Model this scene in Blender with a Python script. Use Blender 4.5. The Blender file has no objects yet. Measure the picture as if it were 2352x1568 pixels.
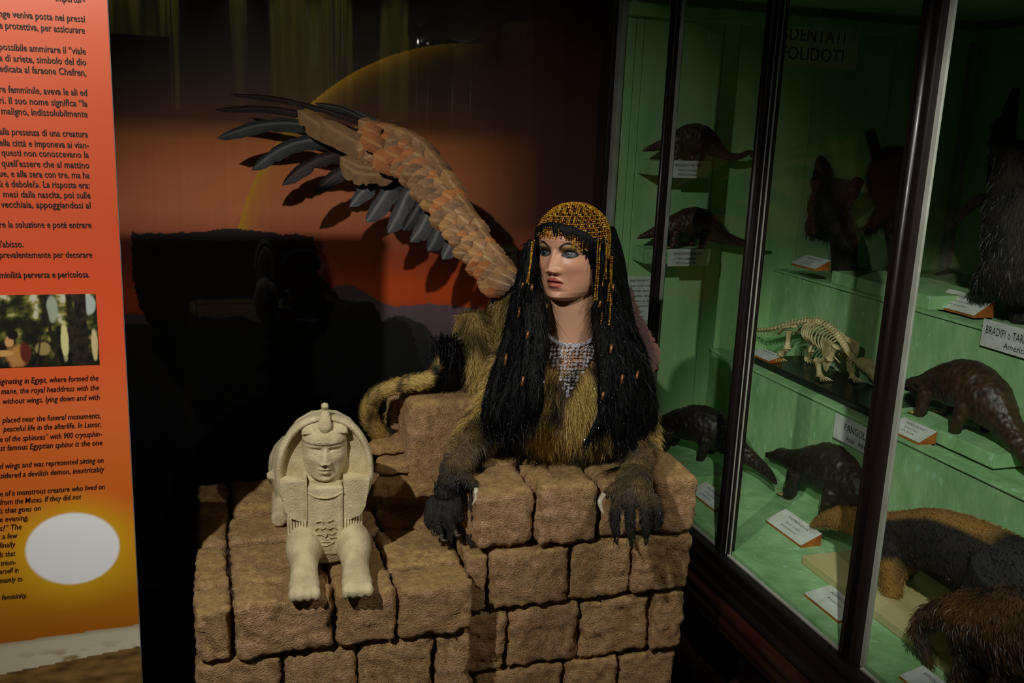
import bpy, bmesh, math, random
import numpy as np
from mathutils import Vector, Matrix, noise
from mathutils.bvhtree import BVHTree

SC = bpy.context.scene
COL = SC.collection
# ------------------------------------------------------------------ camera, light, exposure
FPX, IW, IH = 2200.0, 2352, 1568
CAM = np.array([0.0, 0.0, 1.6])
YAW, PITCH, ROLL = math.radians(-18), math.radians(13), math.radians(2.4)
cam_d = bpy.data.cameras.new('camera'); cam = bpy.data.objects.new('camera', cam_d); COL.objects.link(cam)
cam_d.sensor_width = 36; cam_d.lens = FPX / IW * 36; cam_d.clip_start = 0.02
CR = Matrix.Rotation(YAW, 3, 'Z') @ Matrix.Rotation(math.pi/2 - PITCH, 3, 'X') @ Matrix.Rotation(ROLL, 3, 'Z')
cam.matrix_world = Matrix.Translation(CAM) @ CR.to_4x4()
SC.camera = cam
SC.view_settings.view_transform = 'Standard'; SC.view_settings.look = 'None'
SC.view_settings.gamma = 1; SC.view_settings.use_curve_mapping = False
SC.view_settings.exposure = 0.0
w = bpy.data.worlds.new('dim_room'); SC.world = w; w.use_nodes = True
w.node_tree.nodes['Background'].inputs[0].default_value = (0.9, 0.95, 1, 1)
w.node_tree.nodes['Background'].inputs[1].default_value = 0.0045

def spot(name, loc, aim, watts, deg, blend, col, rad):
    d = bpy.data.lights.new(name, 'SPOT'); d.energy = watts; d.spot_size = math.radians(deg); d.spot_blend = blend
    d.color = col; d.shadow_soft_size = rad
    o = bpy.data.objects.new(name, d); COL.objects.link(o); o.location = loc
    o.rotation_euler = (Vector(aim) - Vector(loc)).to_track_quat('-Z', 'Y').to_euler()
    return o
L1 = (-0.89, 0.455, 2.65)
spot('ceiling_spot', L1, (0.36, 2.52, 0.86), 190, 59, 1.0, (1, 0.965, 0.91), 0.02)
L2 = (1.281, 1.2, 2.01)
spot('ceiling_spot', L2, (0.62, 2.05, 0.72), 25, 80, 0.7, (1, 0.95, 0.88), 0.018)

L3 = (0.0, -0.3, 2.75)
spot('ceiling_spot', L3, (2.02, 2.12, 0.68), 320, 28.5, 0.75, (1, 0.96, 0.9), 0.02)

# ------------------------------------------------------------------ measuring helpers: a picture ray met with a real plane of the room
CRn = np.array(CR)
def ray(x, y): return CRn @ np.array([(x-IW/2)/FPX, -(y-IH/2)/FPX, -1.0])
def onY(x, y, Y): d = ray(x, y); return CAM + d*(Y-CAM[1])/d[1]
def onX(x, y, X): d = ray(x, y); return CAM + d*(X-CAM[0])/d[0]
def onZ(x, y, Z): d = ray(x, y); return CAM + d*(Z-CAM[2])/d[2]
def at(x, y, D): return CAM + ray(x, y)*D

def lin(c):
    c = np.asarray(c, float)/255.0
    return np.where(c <= 0.04045, c/12.92, ((c+0.055)/1.055)**2.4)
def L4(c): return tuple(lin(c)) + (1.0,)

# ------------------------------------------------------------------ objects
def obj(name, V, F, m=None, parent=None, smooth=True, cols=None):
    me = bpy.data.meshes.new(name)
    me.from_pydata([tuple(map(float, v)) for v in V], [], [tuple(map(int, f)) for f in F])
    return objm(name, me, m, parent, smooth, cols)
def objm(name, me, m=None, parent=None, smooth=True, cols=None):
    if smooth and len(me.polygons): me.polygons.foreach_set('use_smooth', [True]*len(me.polygons))
    if cols is not None:
        a = me.color_attributes.new('Col', 'FLOAT_COLOR', 'POINT')
        c = np.ones((len(me.vertices), 4), np.float32); c[:, :3] = cols
        a.data.foreach_set('color', c.ravel())
    me.update()
    o = bpy.data.objects.new(name, me); COL.objects.link(o)
    if m and not me.materials: me.materials.append(m)
    if parent: o.parent = parent
    return o
def nobj(name, V, F, m=None, parent=None, smooth=True, cols=None):
    """many small equal-sized polygons at once (numpy arrays)"""
    me = bpy.data.meshes.new(name); V = np.asarray(V, np.float32)
    me.vertices.add(len(V)); me.vertices.foreach_set('co', V.ravel())
    tot = sum(f.size for f in F); npoly = sum(len(f) for f in F)
    me.loops.add(tot); me.polygons.add(npoly)
    me.loops.foreach_set('vertex_index', np.concatenate([f.ravel() for f in F]).astype(np.int32))
    n = np.concatenate([np.full(len(f), f.shape[1]) for f in F]).astype(np.int32)
    me.polygons.foreach_set('loop_start', np.concatenate([[0], np.cumsum(n)[:-1]]).astype(np.int32))
    me.update(calc_edges=True); me.validate()
    return objm(name, me, m, parent, smooth, cols)
def empty(name, loc=(0, 0, 0), rz=0, parent=None):
    o = bpy.data.objects.new(name, None); COL.objects.link(o); o.location = loc; o.rotation_euler = (0, 0, rz)
    o.empty_display_size = 0.05
    if parent: o.parent = parent
    return o
def tag(o, label, cat, group=None):
    o['label'] = label; o['category'] = cat
    if group: o['group'] = group
    return o
def struct(o, label=None):
    o['kind'] = 'structure'
    if label: o['label'] = label
    return o
def stuff(o): o['kind'] = 'stuff'; return o
def rehome(thing=None):
    """everything was modelled in room coordinates; hang parts on their things without moving them"""
    for o in bpy.data.objects:
        if o.parent: o.matrix_parent_inverse = o.parent.matrix_basis.inverted()
# ------------------------------------------------------------------ shapes
def box(x0, x1, y0, y1, z0, z1):
    V = [(x, y, z) for z in (z0, z1) for y in (y0, y1) for x in (x0, x1)]
    return V, [(0, 2, 3, 1), (4, 5, 7, 6), (0, 1, 5, 4), (2, 6, 7, 3), (0, 4, 6, 2), (1, 3, 7, 5)]
def bevbox(x0, x1, y0, y1, z0, z1, b=0.004):
    bm = bmesh.new(); V, F = box(x0, x1, y0, y1, z0, z1)
    vs = [bm.verts.new(v) for v in V]; [bm.faces.new([vs[i] for i in f]) for f in F]
    bmesh.ops.bevel(bm, geom=bm.edges[:], offset=b, segments=2, affect='EDGES', profile=0.6)
    V = [tuple(v.co) for v in bm.verts]; bm.verts.index_update(); F = [tuple(v.index for v in f.verts) for f in bm.faces]
    bm.free(); return V, F
def join(parts):
    V, F = [], []
    for v, f in parts:
        o = len(V); V += [tuple(p) for p in v]; F += [tuple(i+o for i in q) for q in f]
    return V, F
def crom(P, m):
    """smooth path of m samples through the control rows P"""
    P = np.asarray(P, float)
    if len(P) == 2: t = np.linspace(0, 1, m)[:, None]; return P[0]*(1-t)+P[1]*t
    Q = np.vstack([2*P[0]-P[1], P, 2*P[-1]-P[-2]]); out = []
    for u in np.linspace(0, len(P)-1-1e-9, m):
        i = int(u); t = u-i; a, b, c, d = Q[i:i+4]
        out.append(0.5*((2*b)+(c-a)*t+(2*a-5*b+4*c-d)*t*t+(3*b-a-3*c+d)*t**3))
    return np.array(out)
def tube(pts, rad, n=12, m=None, up=(0, 0, 1), cap=True, wob=0, seed=0):
    """tapered tube along a smooth path; rad: number or (side, up) per control point"""
    pts = np.asarray(pts, float); R = np.array([(r, r) if np.isscalar(r) else r for r in rad], float)
    m = m or max(3, (len(pts)-1)*5+1)
    C = crom(np.hstack([pts, R]), m); P, R = C[:, :3], np.abs(C[:, 3:])
    T = np.gradient(P, axis=0); T /= np.linalg.norm(T, axis=1)[:, None]+1e-12
    u = np.array(up, float); V, F = [], []
    rs = random.Random(seed)
    for i in range(m):
        s = np.cross(T[i], u)
        if np.linalg.norm(s) < 1e-4: s = np.cross(T[i], u+np.array([0.3, 0.2, 0.1]))
        s /= np.linalg.norm(s); v = np.cross(s, T[i]); u = v if len(pts) > 2 else u
        for k in range(n):
            a = 2*math.pi*k/n; j = 1+wob*(rs.random()-0.5)
            V.append(P[i]+s*R[i, 0]*math.cos(a)*j+v*R[i, 1]*math.sin(a)*j)
    for i in range(m-1):
        for k in range(n):
            F.append((i*n+k, i*n+(k+1) % n, (i+1)*n+(k+1) % n, (i+1)*n+k))
    if cap:
        a = len(V); V.append(P[0]); V.append(P[-1])
        F += [(a, (k+1) % n, k) for k in range(n)] + [(a+1, (m-1)*n+k, (m-1)*n+(k+1) % n) for k in range(n)]
    return V, F
def ball(c, r, n=16, m=10, rot=None):
    r = (r, r, r) if np.isscalar(r) else r
    V, F = [], []
    for i in range(m+1):
        t = math.pi*i/m
        for k in range(n):
            a = 2*math.pi*k/n; p = Vector((r[0]*math.sin(t)*math.cos(a), r[1]*math.sin(t)*math.sin(a), r[2]*math.cos(t)))
            if rot is not None: p = rot @ p
            V.append((c[0]+p.x, c[1]+p.y, c[2]+p.z))
    for i in range(m):
        for k in range(n): F.append((i*n+k, (i+1)*n+k, (i+1)*n+(k+1) % n, i*n+(k+1) % n))
    return V, F
def prism(poly, h, frame=None):
    """polygon (x,z) pushed along y by h; frame: Matrix 4x4"""
    n = len(poly); V = [(x, 0, z) for x, z in poly]+[(x, h, z) for x, z in poly]
    F = [tuple(range(n)), tuple(range(2*n-1, n-1, -1))]+[(i, n+i, n+(i+1) % n, (i+1) % n) for i in range(n)]
    if frame is not None: V = [tuple(frame @ Vector(v)) for v in V]
    return V, F
def union(parts, voxel, smooth=6, tri=False):
    """fuse closed shapes into one continuous skin"""
    V, F = join(parts); me = bpy.data.meshes.new('tmp'); me.from_pydata(V, [], F)
    o = bpy.data.objects.new('tmp', me); COL.objects.link(o)
    r = o.modifiers.new('r', 'REMESH'); r.mode = 'VOXEL'; r.voxel_size = voxel
    if smooth: s = o.modifiers.new('s', 'SMOOTH'); s.iterations = smooth; s.factor = 0.5
    dg = bpy.context.evaluated_depsgraph_get(); dg.update()
    me2 = bpy.data.meshes.new_from_object(o.evaluated_get(dg))
    bpy.data.objects.remove(o); bpy.data.meshes.remove(me)
    V = np.zeros(len(me2.vertices)*3); me2.vertices.foreach_get('co', V); V = V.reshape(-1, 3)
    F = [tuple(p.vertices) for p in me2.polygons]
    bpy.data.meshes.remove(me2)
    return V, F
def vnormals(V, F):
    V = np.asarray(V); T = []
    for f in F: T += [(f[0], f[i], f[i+1]) for i in range(1, len(f)-1)]
    T = np.array(T); n = np.cross(V[T[:, 1]]-V[T[:, 0]], V[T[:, 2]]-V[T[:, 0]])
    N = np.zeros_like(V)
    for k in range(3): np.add.at(N, T[:, k], n)
    return N/(np.linalg.norm(N, axis=1)[:, None]+1e-12), T
def fbm(p, s, o=3): return noise.fractal(Vector(p)*s, 1.0, 2.0, o)
def nz(P, s, o=2, off=(0, 0, 0)):
    return np.array([noise.fractal(Vector((p[0]*s+off[0], p[1]*s+off[1], p[2]*s+off[2])), 1.0, 2.0, o) for p in P])
def fur(name, V, F, n, length, width, flow, col, m, parent, keep=None, lift=0.35, seed=1, bend=0.5):
    """short tapered hairs standing on a skin; every callback works on arrays"""
    rg = np.random.default_rng(seed); V = np.asarray(V, float); N, T = vnormals(V, F)
    a, b, c = V[T[:, 0]], V[T[:, 1]], V[T[:, 2]]
    ar = np.linalg.norm(np.cross(b-a, c-a), axis=1)
    if keep is not None: ar = ar*keep((a+b+c)/3)
    t = rg.choice(len(T), n, p=ar/ar.sum()); r1 = np.sqrt(rg.random(n))[:, None]; r2 = rg.random(n)[:, None]
    P = a[t]*(1-r1)+b[t]*r1*(1-r2)+c[t]*r1*r2
    nn = N[T[t, 0]]; fl = flow(P, nn); fl = fl-nn*np.sum(fl*nn, 1)[:, None]
    fl /= np.linalg.norm(fl, axis=1)[:, None]+1e-9
    fl = fl+rg.normal(0, 0.22, (n, 3)); d1 = fl+nn*lift; d1 /= np.linalg.norm(d1, axis=1)[:, None]
    d2 = fl+nn*lift*0.2+np.array([0, 0, -bend*0.4]); d2 /= np.linalg.norm(d2, axis=1)[:, None]
    ln = (length(P) if callable(length) else np.full(n, length))*(0.6+0.7*rg.random(n))
    sd = np.cross(d1, rg.normal(0, 1, (n, 3))); sd /= np.linalg.norm(sd, axis=1)[:, None]
    w = width*(0.7+0.6*rg.random(n))[:, None]
    q1 = P+d1*ln[:, None]*0.5; q2 = q1+d2*ln[:, None]*0.5; base = P-nn*0.002
    VV = np.stack([base-sd*w, base+sd*w, q1+sd*w*0.7, q1-sd*w*0.7, q2], 1).reshape(-1, 3)
    i = np.arange(n)[:, None]*5
    C = np.repeat(col(P, rg), 5, 0)
    o = nobj(name, VV, [i+np.array([[0, 1, 2, 3]]), i+np.array([[3, 2, 4]])], m, parent, True, C)
    return stuff(o)
# ------------------------------------------------------------------ materials
def newmat(name):
    m = bpy.data.materials.new(name); m.use_nodes = True
    nt = m.node_tree; return m, nt, nt.nodes['Principled BSDF']
def mat(name, c1, c2=None, scale=8, rough=0.6, spec=0.5, metal=0, bump=0, bscale=60, stretch=(1, 1, 1), coat=0, coatr=0.05, detail=5, sharp=False, c3=None, s3=90, col=False, emit=None, sub=0):
    """procedural surface: two colours mixed by noise, an optional fleck colour, a fine relief"""
    m, nt, b = newmat(name); N = nt.nodes; K = nt.links
    tc = N.new('ShaderNodeTexCoord'); mp = N.new('ShaderNodeMapping'); mp.inputs['Scale'].default_value = stretch
    K.new(tc.outputs['Object'], mp.inputs[0])
    src = None
    if col:
        at_ = N.new('ShaderNodeVertexColor'); at_.layer_name = 'Col'; src = at_.outputs[0]
    else:
        rgb = N.new('ShaderNodeRGB'); rgb.outputs[0].default_value = L4(c1); src = rgb.outputs[0]
    def blend(src, c, sc, lo, hi, mode='MIX', fac=1.0):
        t = N.new('ShaderNodeTexNoise'); t.inputs['Scale'].default_value = sc; t.inputs['Detail'].default_value = detail
        K.new(mp.outputs[0], t.inputs['Vector'])
        r = N.new('ShaderNodeValToRGB'); r.color_ramp.elements[0].position = lo; r.color_ramp.elements[1].position = hi
        r.color_ramp.elements[1].color = (fac, fac, fac, 1); K.new(t.outputs[0], r.inputs[0])
        x = N.new('ShaderNodeMix'); x.data_type = 'RGBA'; x.blend_type = mode
        K.new(r.outputs[0], x.inputs[0]); K.new(src, x.inputs[6]); x.inputs[7].default_value = L4(c)
        return x.outputs[2]
    if c2 is not None: src = blend(src, c2, scale, 0.47 if sharp else 0.35, 0.53 if sharp else 0.65)
    if c3 is not None: src = blend(src, c3, s3, 0.62, 0.7)
    K.new(src, b.inputs['Base Color'])
    b.inputs['Roughness'].default_value = rough; b.inputs['Specular IOR Level'].default_value = spec
    b.inputs['Metallic'].default_value = metal; b.inputs['Coat Weight'].default_value = coat; b.inputs['Coat Roughness'].default_value = coatr
    if emit: b.inputs['Emission Color'].default_value = L4(emit[0]); b.inputs['Emission Strength'].default_value = emit[1]
    if sub: b.inputs['Subsurface Weight'].default_value = sub; b.inputs['Subsurface Radius'].default_value = (0.02, 0.008, 0.004); b.inputs['Subsurface Scale'].default_value = 0.3
    if bump:
        t = N.new('ShaderNodeTexNoise'); t.inputs['Scale'].default_value = bscale; t.inputs['Detail'].default_value = 6
        K.new(mp.outputs[0], t.inputs['Vector'])
        u = N.new('ShaderNodeBump'); u.inputs['Strength'].default_value = bump; u.inputs['Distance'].default_value = 0.006
        K.new(t.outputs[0], u.inputs['Height']); K.new(u.outputs[0], b.inputs['Normal'])
    return m
def glassmat(name, tint=(0.93, 0.97, 0.95)):
    m, nt, b = newmat(name); N = nt.nodes; K = nt.links
    tr = N.new('ShaderNodeBsdfTransparent'); tr.inputs[0].default_value = tint+(1,)
    gl = N.new('ShaderNodeBsdfGlossy'); gl.inputs['Roughness'].default_value = 0.0
    lw = N.new('ShaderNodeLayerWeight'); lw.inputs[0].default_value = 0.5
    pw = N.new('ShaderNodeMath'); pw.operation = 'POWER'; pw.inputs[1].default_value = 5; K.new(lw.outputs['Facing'], pw.inputs[0])
    fr = N.new('ShaderNodeMath'); fr.operation = 'MULTIPLY_ADD'; fr.inputs[1].default_value = 0.35; fr.inputs[2].default_value = 0.012; K.new(pw.outputs[0], fr.inputs[0])
    mx = N.new('ShaderNodeMixShader'); K.new(fr.outputs[0], mx.inputs[0]); K.new(tr.outputs[0], mx.inputs[1]); K.new(gl.outputs[0], mx.inputs[2])
    K.new(mx.outputs[0], nt.nodes['Material Output'].inputs[0]); return m
def textmesh(s, size=1.0, shear=0.0, bold=0.0):
    c = bpy.data.curves.new('t', 'FONT'); c.body = s; c.size = size; c.shear = shear; c.offset = bold; c.resolution_u = 2
    o = bpy.data.objects.new('t', c); COL.objects.link(o)
    dg = bpy.context.evaluated_depsgraph_get(); dg.update()
    me = bpy.data.meshes.new_from_object(o.evaluated_get(dg))
    V = np.zeros(len(me.vertices)*3); me.vertices.foreach_get('co', V); V = V.reshape(-1, 3)
    F = [tuple(p.vertices) for p in me.polygons]
    bpy.data.objects.remove(o); bpy.data.curves.remove(c); bpy.data.meshes.remove(me)
    return V, F
def text_on(name, s, O, U, W, width, parent, m, height=None, shear=0.0, bold=0.0, lift=0.0015):
    """flat print: the line s from O along U (unit), up W (unit), stretched to the given width"""
    V, F = textmesh(s, 1.0, shear, bold)
    if not len(V): return None
    x0, x1 = V[:, 0].min(), V[:, 0].max(); k = width/(x1-x0); ky = k if height is None else height/0.72
    O, U, W = np.array(O, float), np.array(U, float), np.array(W, float); Nn = np.cross(U, W)
    P = O+np.outer((V[:, 0]-x0)*k, U)+np.outer(V[:, 1]*ky, W)+Nn*lift
    return obj(name, P, F, m, parent, False)
def inpoly(P, poly):
    x, y = P[:, 0], P[:, 1]; ins = np.zeros(len(P), bool); n = len(poly); j = n-1
    for i in range(n):
        xi, yi = poly[i]; xj, yj = poly[j]
        c = ((yi > y) != (yj > y)) & (x < (xj-xi)*(y-yi)/(yj-yi+1e-12)+xi); ins ^= c; j = i
    return ins
def ramp(t, stops):
    """piecewise colours (0..255) -> linear rgb"""
    xs = [s[0] for s in stops]; cs = np.array([lin(s[1]) for s in stops])
    return np.stack([np.interp(t, xs, cs[:, k]) for k in range(3)], -1)
# ================================================================== the room
M_floor = mat('dark_terrazzo', (74, 42, 40), (52, 30, 30), 14, 0.35, c3=(190, 160, 150), s3=260)
M_carpet = mat('black_felt', (22, 22, 23), (15, 15, 15), 120, 0.95, 0.1, bump=0.6, bscale=500, c3=(60, 60, 60), s3=500)
M_dark = mat('dark_paint', (26, 22, 20), (20, 17, 15), 5, 0.7)
WY = 3.59
fl = obj('floor', *box(-1.6, 3.2, -1.9, WY+0.1, -0.06, 0), M_floor, None, False); struct(fl)
cp = obj('floor', *box(-1.55, 1.2, 2.45, WY-0.005, 0.0005, 0.006), M_carpet, None, False); struct(cp, 'black felt floor covering in front of the mural')
struct(obj('wall_back', *box(-1.6, 3.2, WY+0.012, WY+0.11, 0, 3.0), M_dark, None, False))
struct(obj('wall_right', *box(2.95, 3.05, -1.9, WY+0.012, 0, 3.0), M_dark, None, False))
struct(obj('wall_left', *box(-1.6, -1.5, -1.9, WY+0.012, 0, 3.0), M_dark, None, False))
struct(obj('wall_front', *box(-1.6, 3.2, -2.0, -1.9, 0, 3.0), M_dark, None, False))

# ---- the printed mural: one glossy sheet, its picture as colour per point of a fine grid
def wp(x, y): p = onY(x, y, WY); return (p[0], p[2])
X0, X1, Z0, Z1 = -0.75, 1.52, 0.0, 2.35
gx, gz = np.linspace(X0, X1, 640), np.linspace(Z0, Z1, 600)
GX, GZ = np.meshgrid(gx, gz); MP = np.stack([GX.ravel(), GZ.ravel()], 1)
def zline(y, x=700): return wp(x, y)[1]
st = [(zline(760), (120, 46, 24)), (zline(690), (226, 86, 22)), (zline(655), (228, 88, 22)), (zline(600), (190, 74, 30)), (zline(540), (190, 98, 60)),
      (zline(480), (226, 132, 84)), (zline(400), (230, 132, 80)), (zline(330), (206, 118, 54)), (zline(280), (98, 56, 34)), (zline(200), (70, 52, 34)), (zline(60), (40, 34, 24)), (zline(-250), (14, 13, 10))]
st.sort(key=lambda s: s[0])
C = ramp(MP[:, 1], st)
r_ = np.clip((MP[:, 0]-wp(980, 400)[0])/0.45, 0, 1)[:, None]          # the print darkens to a plain brown at its right end, above the glow
g_ = np.clip((MP[:, 1]-zline(600))/0.15, 0, 1)[:, None]
C = C*(1-r_*g_)+lin((78, 46, 34))*(r_*g_)
# printed planet with a bright limb
pts = np.array([wp(548, 520), wp(655, 300), wp(930, 118)])
A = np.array([[2*(pts[1]-pts[0])[0], 2*(pts[1]-pts[0])[1]], [2*(pts[2]-pts[0])[0], 2*(pts[2]-pts[0])[1]]])
pc = np.linalg.solve(A, [pts[1]@pts[1]-pts[0]@pts[0], pts[2]@pts[2]-pts[0]@pts[0]]); pr = np.linalg.norm(pts[0]-pc)
dd = pr-np.linalg.norm(MP-pc, axis=1)
lim = np.where(dd > 0, np.exp(-np.clip(dd, 0, 9)/0.03), 0)*np.clip((wp(1120, 200)[0]-MP[:, 0])/0.4, 0, 1)
C = C*(1-0.95*lim[:, None])+lin((236, 176, 24))*(0.95*lim)[:, None]
C = C*np.where(dd > 0, 0.84, 1)[:, None]
jag = nz(np.stack([MP[:, 0], MP[:, 1]*0+1, MP[:, 1]], 1), 42, 3)*0.008
def hill(line, colr, col2=None, jg=1.0):
    global C
    L = np.array([wp(*p) for p in line]); top = np.interp(MP[:, 0], L[:, 0], L[:, 1])+jag*jg
    k = MP[:, 1] < top; t = np.clip((top-MP[:, 1])/0.5, 0, 1)[:, None]
    cc = lin(colr)*(1-t)+lin(col2 or colr)*t; C = np.where(k[:, None], cc, C)
hill([(180, 715), (330, 722), (560, 735), (740, 668), (770, 656), (800, 652), (835, 668), (870, 692), (905, 704), (985, 697), (1060, 703), (1150, 715), (1420, 700)], (104, 84, 88), (40, 34, 36), 0.25)
hill([(180, 735), (330, 745), (560, 760), (860, 760), (890, 728), (925, 724), (975, 745), (1010, 790), (1060, 850), (1120, 900), (1420, 930)], (40, 37, 37), (26, 22, 24), 0.5)
hill([(180, 960), (330, 950), (600, 940), (890, 820), (980, 780), (1040, 800), (1420, 850)], (26, 26, 28), (20, 20, 22), 0.4)
rock = [wp(*p) for p in [(300, 533), (330, 536), (420, 534), (480, 530), (540, 524), (580, 528), (640, 536), (718, 541), (726, 575), (738, 615), (728, 622), (742, 640), (758, 655), (775, 680), (800, 690), (850, 692), (870, 715), (878, 742), (905, 728), (940, 745), (990, 900), (1040, 1300), (640, 1300), (560, 1140), (492, 1005), (452, 950), (400, 872), (372, 830), (345, 800), (352, 760), (322, 710), (308, 650), (302, 580)]]
k = inpoly(MP+np.stack([jag*0.8, jag*0.8], 1), rock); tt = np.clip((MP[:, 1]-zline(760))/0.25, 0, 1)[:, None]
C = np.where(k[:, None], lin((7, 6, 7))*(1-tt)+lin((34, 14, 11))*tt, C)
C = C*(1+0.06*nz(np.stack([MP[:, 0]*40, MP[:, 1]*0, MP[:, 1]*1.5], 1), 1, 2))[:, None]
nx_, nz_ = len(gx), len(gz); I = np.arange(nx_*nz_).reshape(nz_, nx_)
Q = np.stack([I[:-1, :-1], I[:-1, 1:], I[1:, 1:], I[1:, :-1]], -1).reshape(-1, 4)
wav = 0.0016*np.sin(MP[:, 0]*9+1)+0.0012*np.sin(MP[:, 0]*23)          # the sheet hangs in faint vertical waves
M_mural = mat('printed_mural', (0, 0, 0), rough=0.6, col=True, spec=0.4, coat=0.7, coatr=0.025)
mu = nobj('mural_sheet', np.stack([MP[:, 0], WY-0.004+wav, MP[:, 1]], 1), [Q], M_mural, None, True, np.clip(C, 0, 1))
so = mu.modifiers.new('thick', 'SOLIDIFY'); so.thickness = 0.003; so.offset = -1
tag(mu, 'large printed mural of a sunset over dark rocks behind the statues', 'mural')

# ---- two forest prints on the wall behind the visitor, each brightened by an added unseen spot; the glossy mural mirrors them faintly
M_forest = mat('printed_forest', (206, 196, 70), (28, 30, 14), 5.5, 0.6, stretch=(2.2, 1, 0.12), c3=(230, 232, 190), s3=9)
for (xa, xb, yb, lb) in ((250, 466, 246, 'printed forest panel on the rear wall behind the banner'), (618, 906, 268, 'printed forest panel on the rear wall behind the visitor')):
    a_, b_ = onY(xa, yb, 2*WY+1.88), onY(xb, yb, 2*WY+1.88)
    tag(obj('forest_print', *bevbox(a_[0], b_[0], -1.895, -1.875, a_[2], 2.9, 0.004), M_forest, None, False), lb, 'poster')
    spot('added_print_spot', ((a_[0]+b_[0])/2, -0.9, 2.95), ((a_[0]+b_[0])/2, -1.88, 2.0), 70, 75, 0.5, (1, 0.95, 0.85), 0.03)
# ================================================================== the information banner at the left
BY = 1.95
BX0, BX1, BZ1 = -0.98, -0.157, 1.905
bt = tag(empty('information_banner', ((BX0+BX1)/2, BY, 0)), 'tall orange information banner with black text and a printed white sun', 'banner')
def bp(x, y): p = onY(x, y, BY); return p
bx_, bz_ = np.linspace(BX0, BX1, 330), np.linspace(0.05, BZ1, 620)
GX, GZ = np.meshgrid(bx_, bz_); P = np.stack([GX.ravel(), GZ.ravel()], 1)
zb = lambda y: bp(200, y)[2]
st = sorted([(zb(0), (214, 112, 88)), (zb(70), (206, 96, 62)), (zb(250), (196, 82, 46)), (zb(500), (196, 78, 42)), (zb(650), (206, 78, 40)), (zb(800), (216, 86, 46)),
      (zb(950), (218, 104, 50)), (zb(1060), (214, 104, 40)), (zb(1150), (214, 106, 36)), (zb(1250), (214, 136, 30)), (zb(1340), (196, 138, 24)), (zb(1400), (180, 114, 22)), (zb(1480), (172, 92, 20))])
C = ramp(P[:, 1], st)
s0 = bp(168, 1260); srx = 0.5*(bp(274, 1260)[0]-bp(62, 1260)[0]); srz = 0.5*(bp(168, 1180)[2]-bp(168, 1340)[2])
q = np.sqrt(((P[:, 0]-s0[0])/srx)**2+((P[:, 1]-s0[2])/srz)**2)
h = np.clip(1-(q-1)/0.9, 0, 1)[:, None]**1.5; C = C*(1-h*0.75)+lin((222, 176, 30))*h*0.75
h = np.clip((1.05-q)/0.06, 0, 1)[:, None]; C = C*(1-h)+lin((250, 250, 252))*h
# printed sand at the foot
e0, e1 = bp(0, 1478), bp(318, 1434)
ed = e0[2]+(P[:, 0]-e0[0])*(e1[2]-e0[2])/(e1[0]-e0[0]); b2 = bp(0, 1548)[2]+(P[:, 0]-e0[0])*0.1
n1 = nz(np.stack([P[:, 0]*3, P[:, 0]*0, P[:, 1]*6], 1), 6, 4); n2 = nz(np.stack([P[:, 0], P[:, 0]*0+4, P[:, 1]*3], 1), 22, 4)
sand = ramp(np.clip((ed-P[:, 1])/0.04, 0, 1), [(0, (176, 160, 130)), (0.25, (206, 198, 168)), (1, (214, 206, 176))])
br_ = (np.clip(n1*2.4, 0, 1)*np.clip(1-np.abs(P[:, 1]-(ed-0.055))/0.03, 0, 1))[:, None]
sand = sand*(1-br_)+lin((134, 104, 50))*br_
low = lin((150, 116, 62))*(0.75+0.5*n2)[:, None]
sand = np.where((P[:, 1] < b2)[:, None], low, sand); C = np.where((P[:, 1] < ed)[:, None], sand, C)
nx_, nz_ = len(bx_), len(bz_); I = np.arange(nx_*nz_).reshape(nz_, nx_)
Q = np.stack([I[:-1, :-1], I[:-1, 1:], I[1:, 1:], I[1:, :-1]], -1).reshape(-1, 4)
M_print = mat('matt_print', (0, 0, 0), rough=0.42, col=True, spec=0.45)
nobj('printed_sheet', np.stack([P[:, 0], P[:, 0]*0+BY, P[:, 1]], 1), [Q], M_print, bt, False, np.clip(C, 0, 1))
M_grey = mat('grey_board_edge', (150, 160, 170), (120, 128, 138), 30, 0.5)
obj('backing_board', *box(BX0, BX1+0.001, BY+0.001, BY+0.009, 0.05, BZ1), M_grey, bt, False)
obj('top_rail', *bevbox(BX0-0.004, BX1+0.004, BY-0.008, BY+0.014, BZ1, BZ1+0.025), M_grey, bt, False)
obj('base', *bevbox(BX0-0.01, BX1+0.01, BY-0.05, BY+0.08, 0, 0.055), M_grey, bt, False)
M_ink = mat('black_ink', (44, 22, 16), (36, 18, 14), 40, 0.55)
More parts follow.
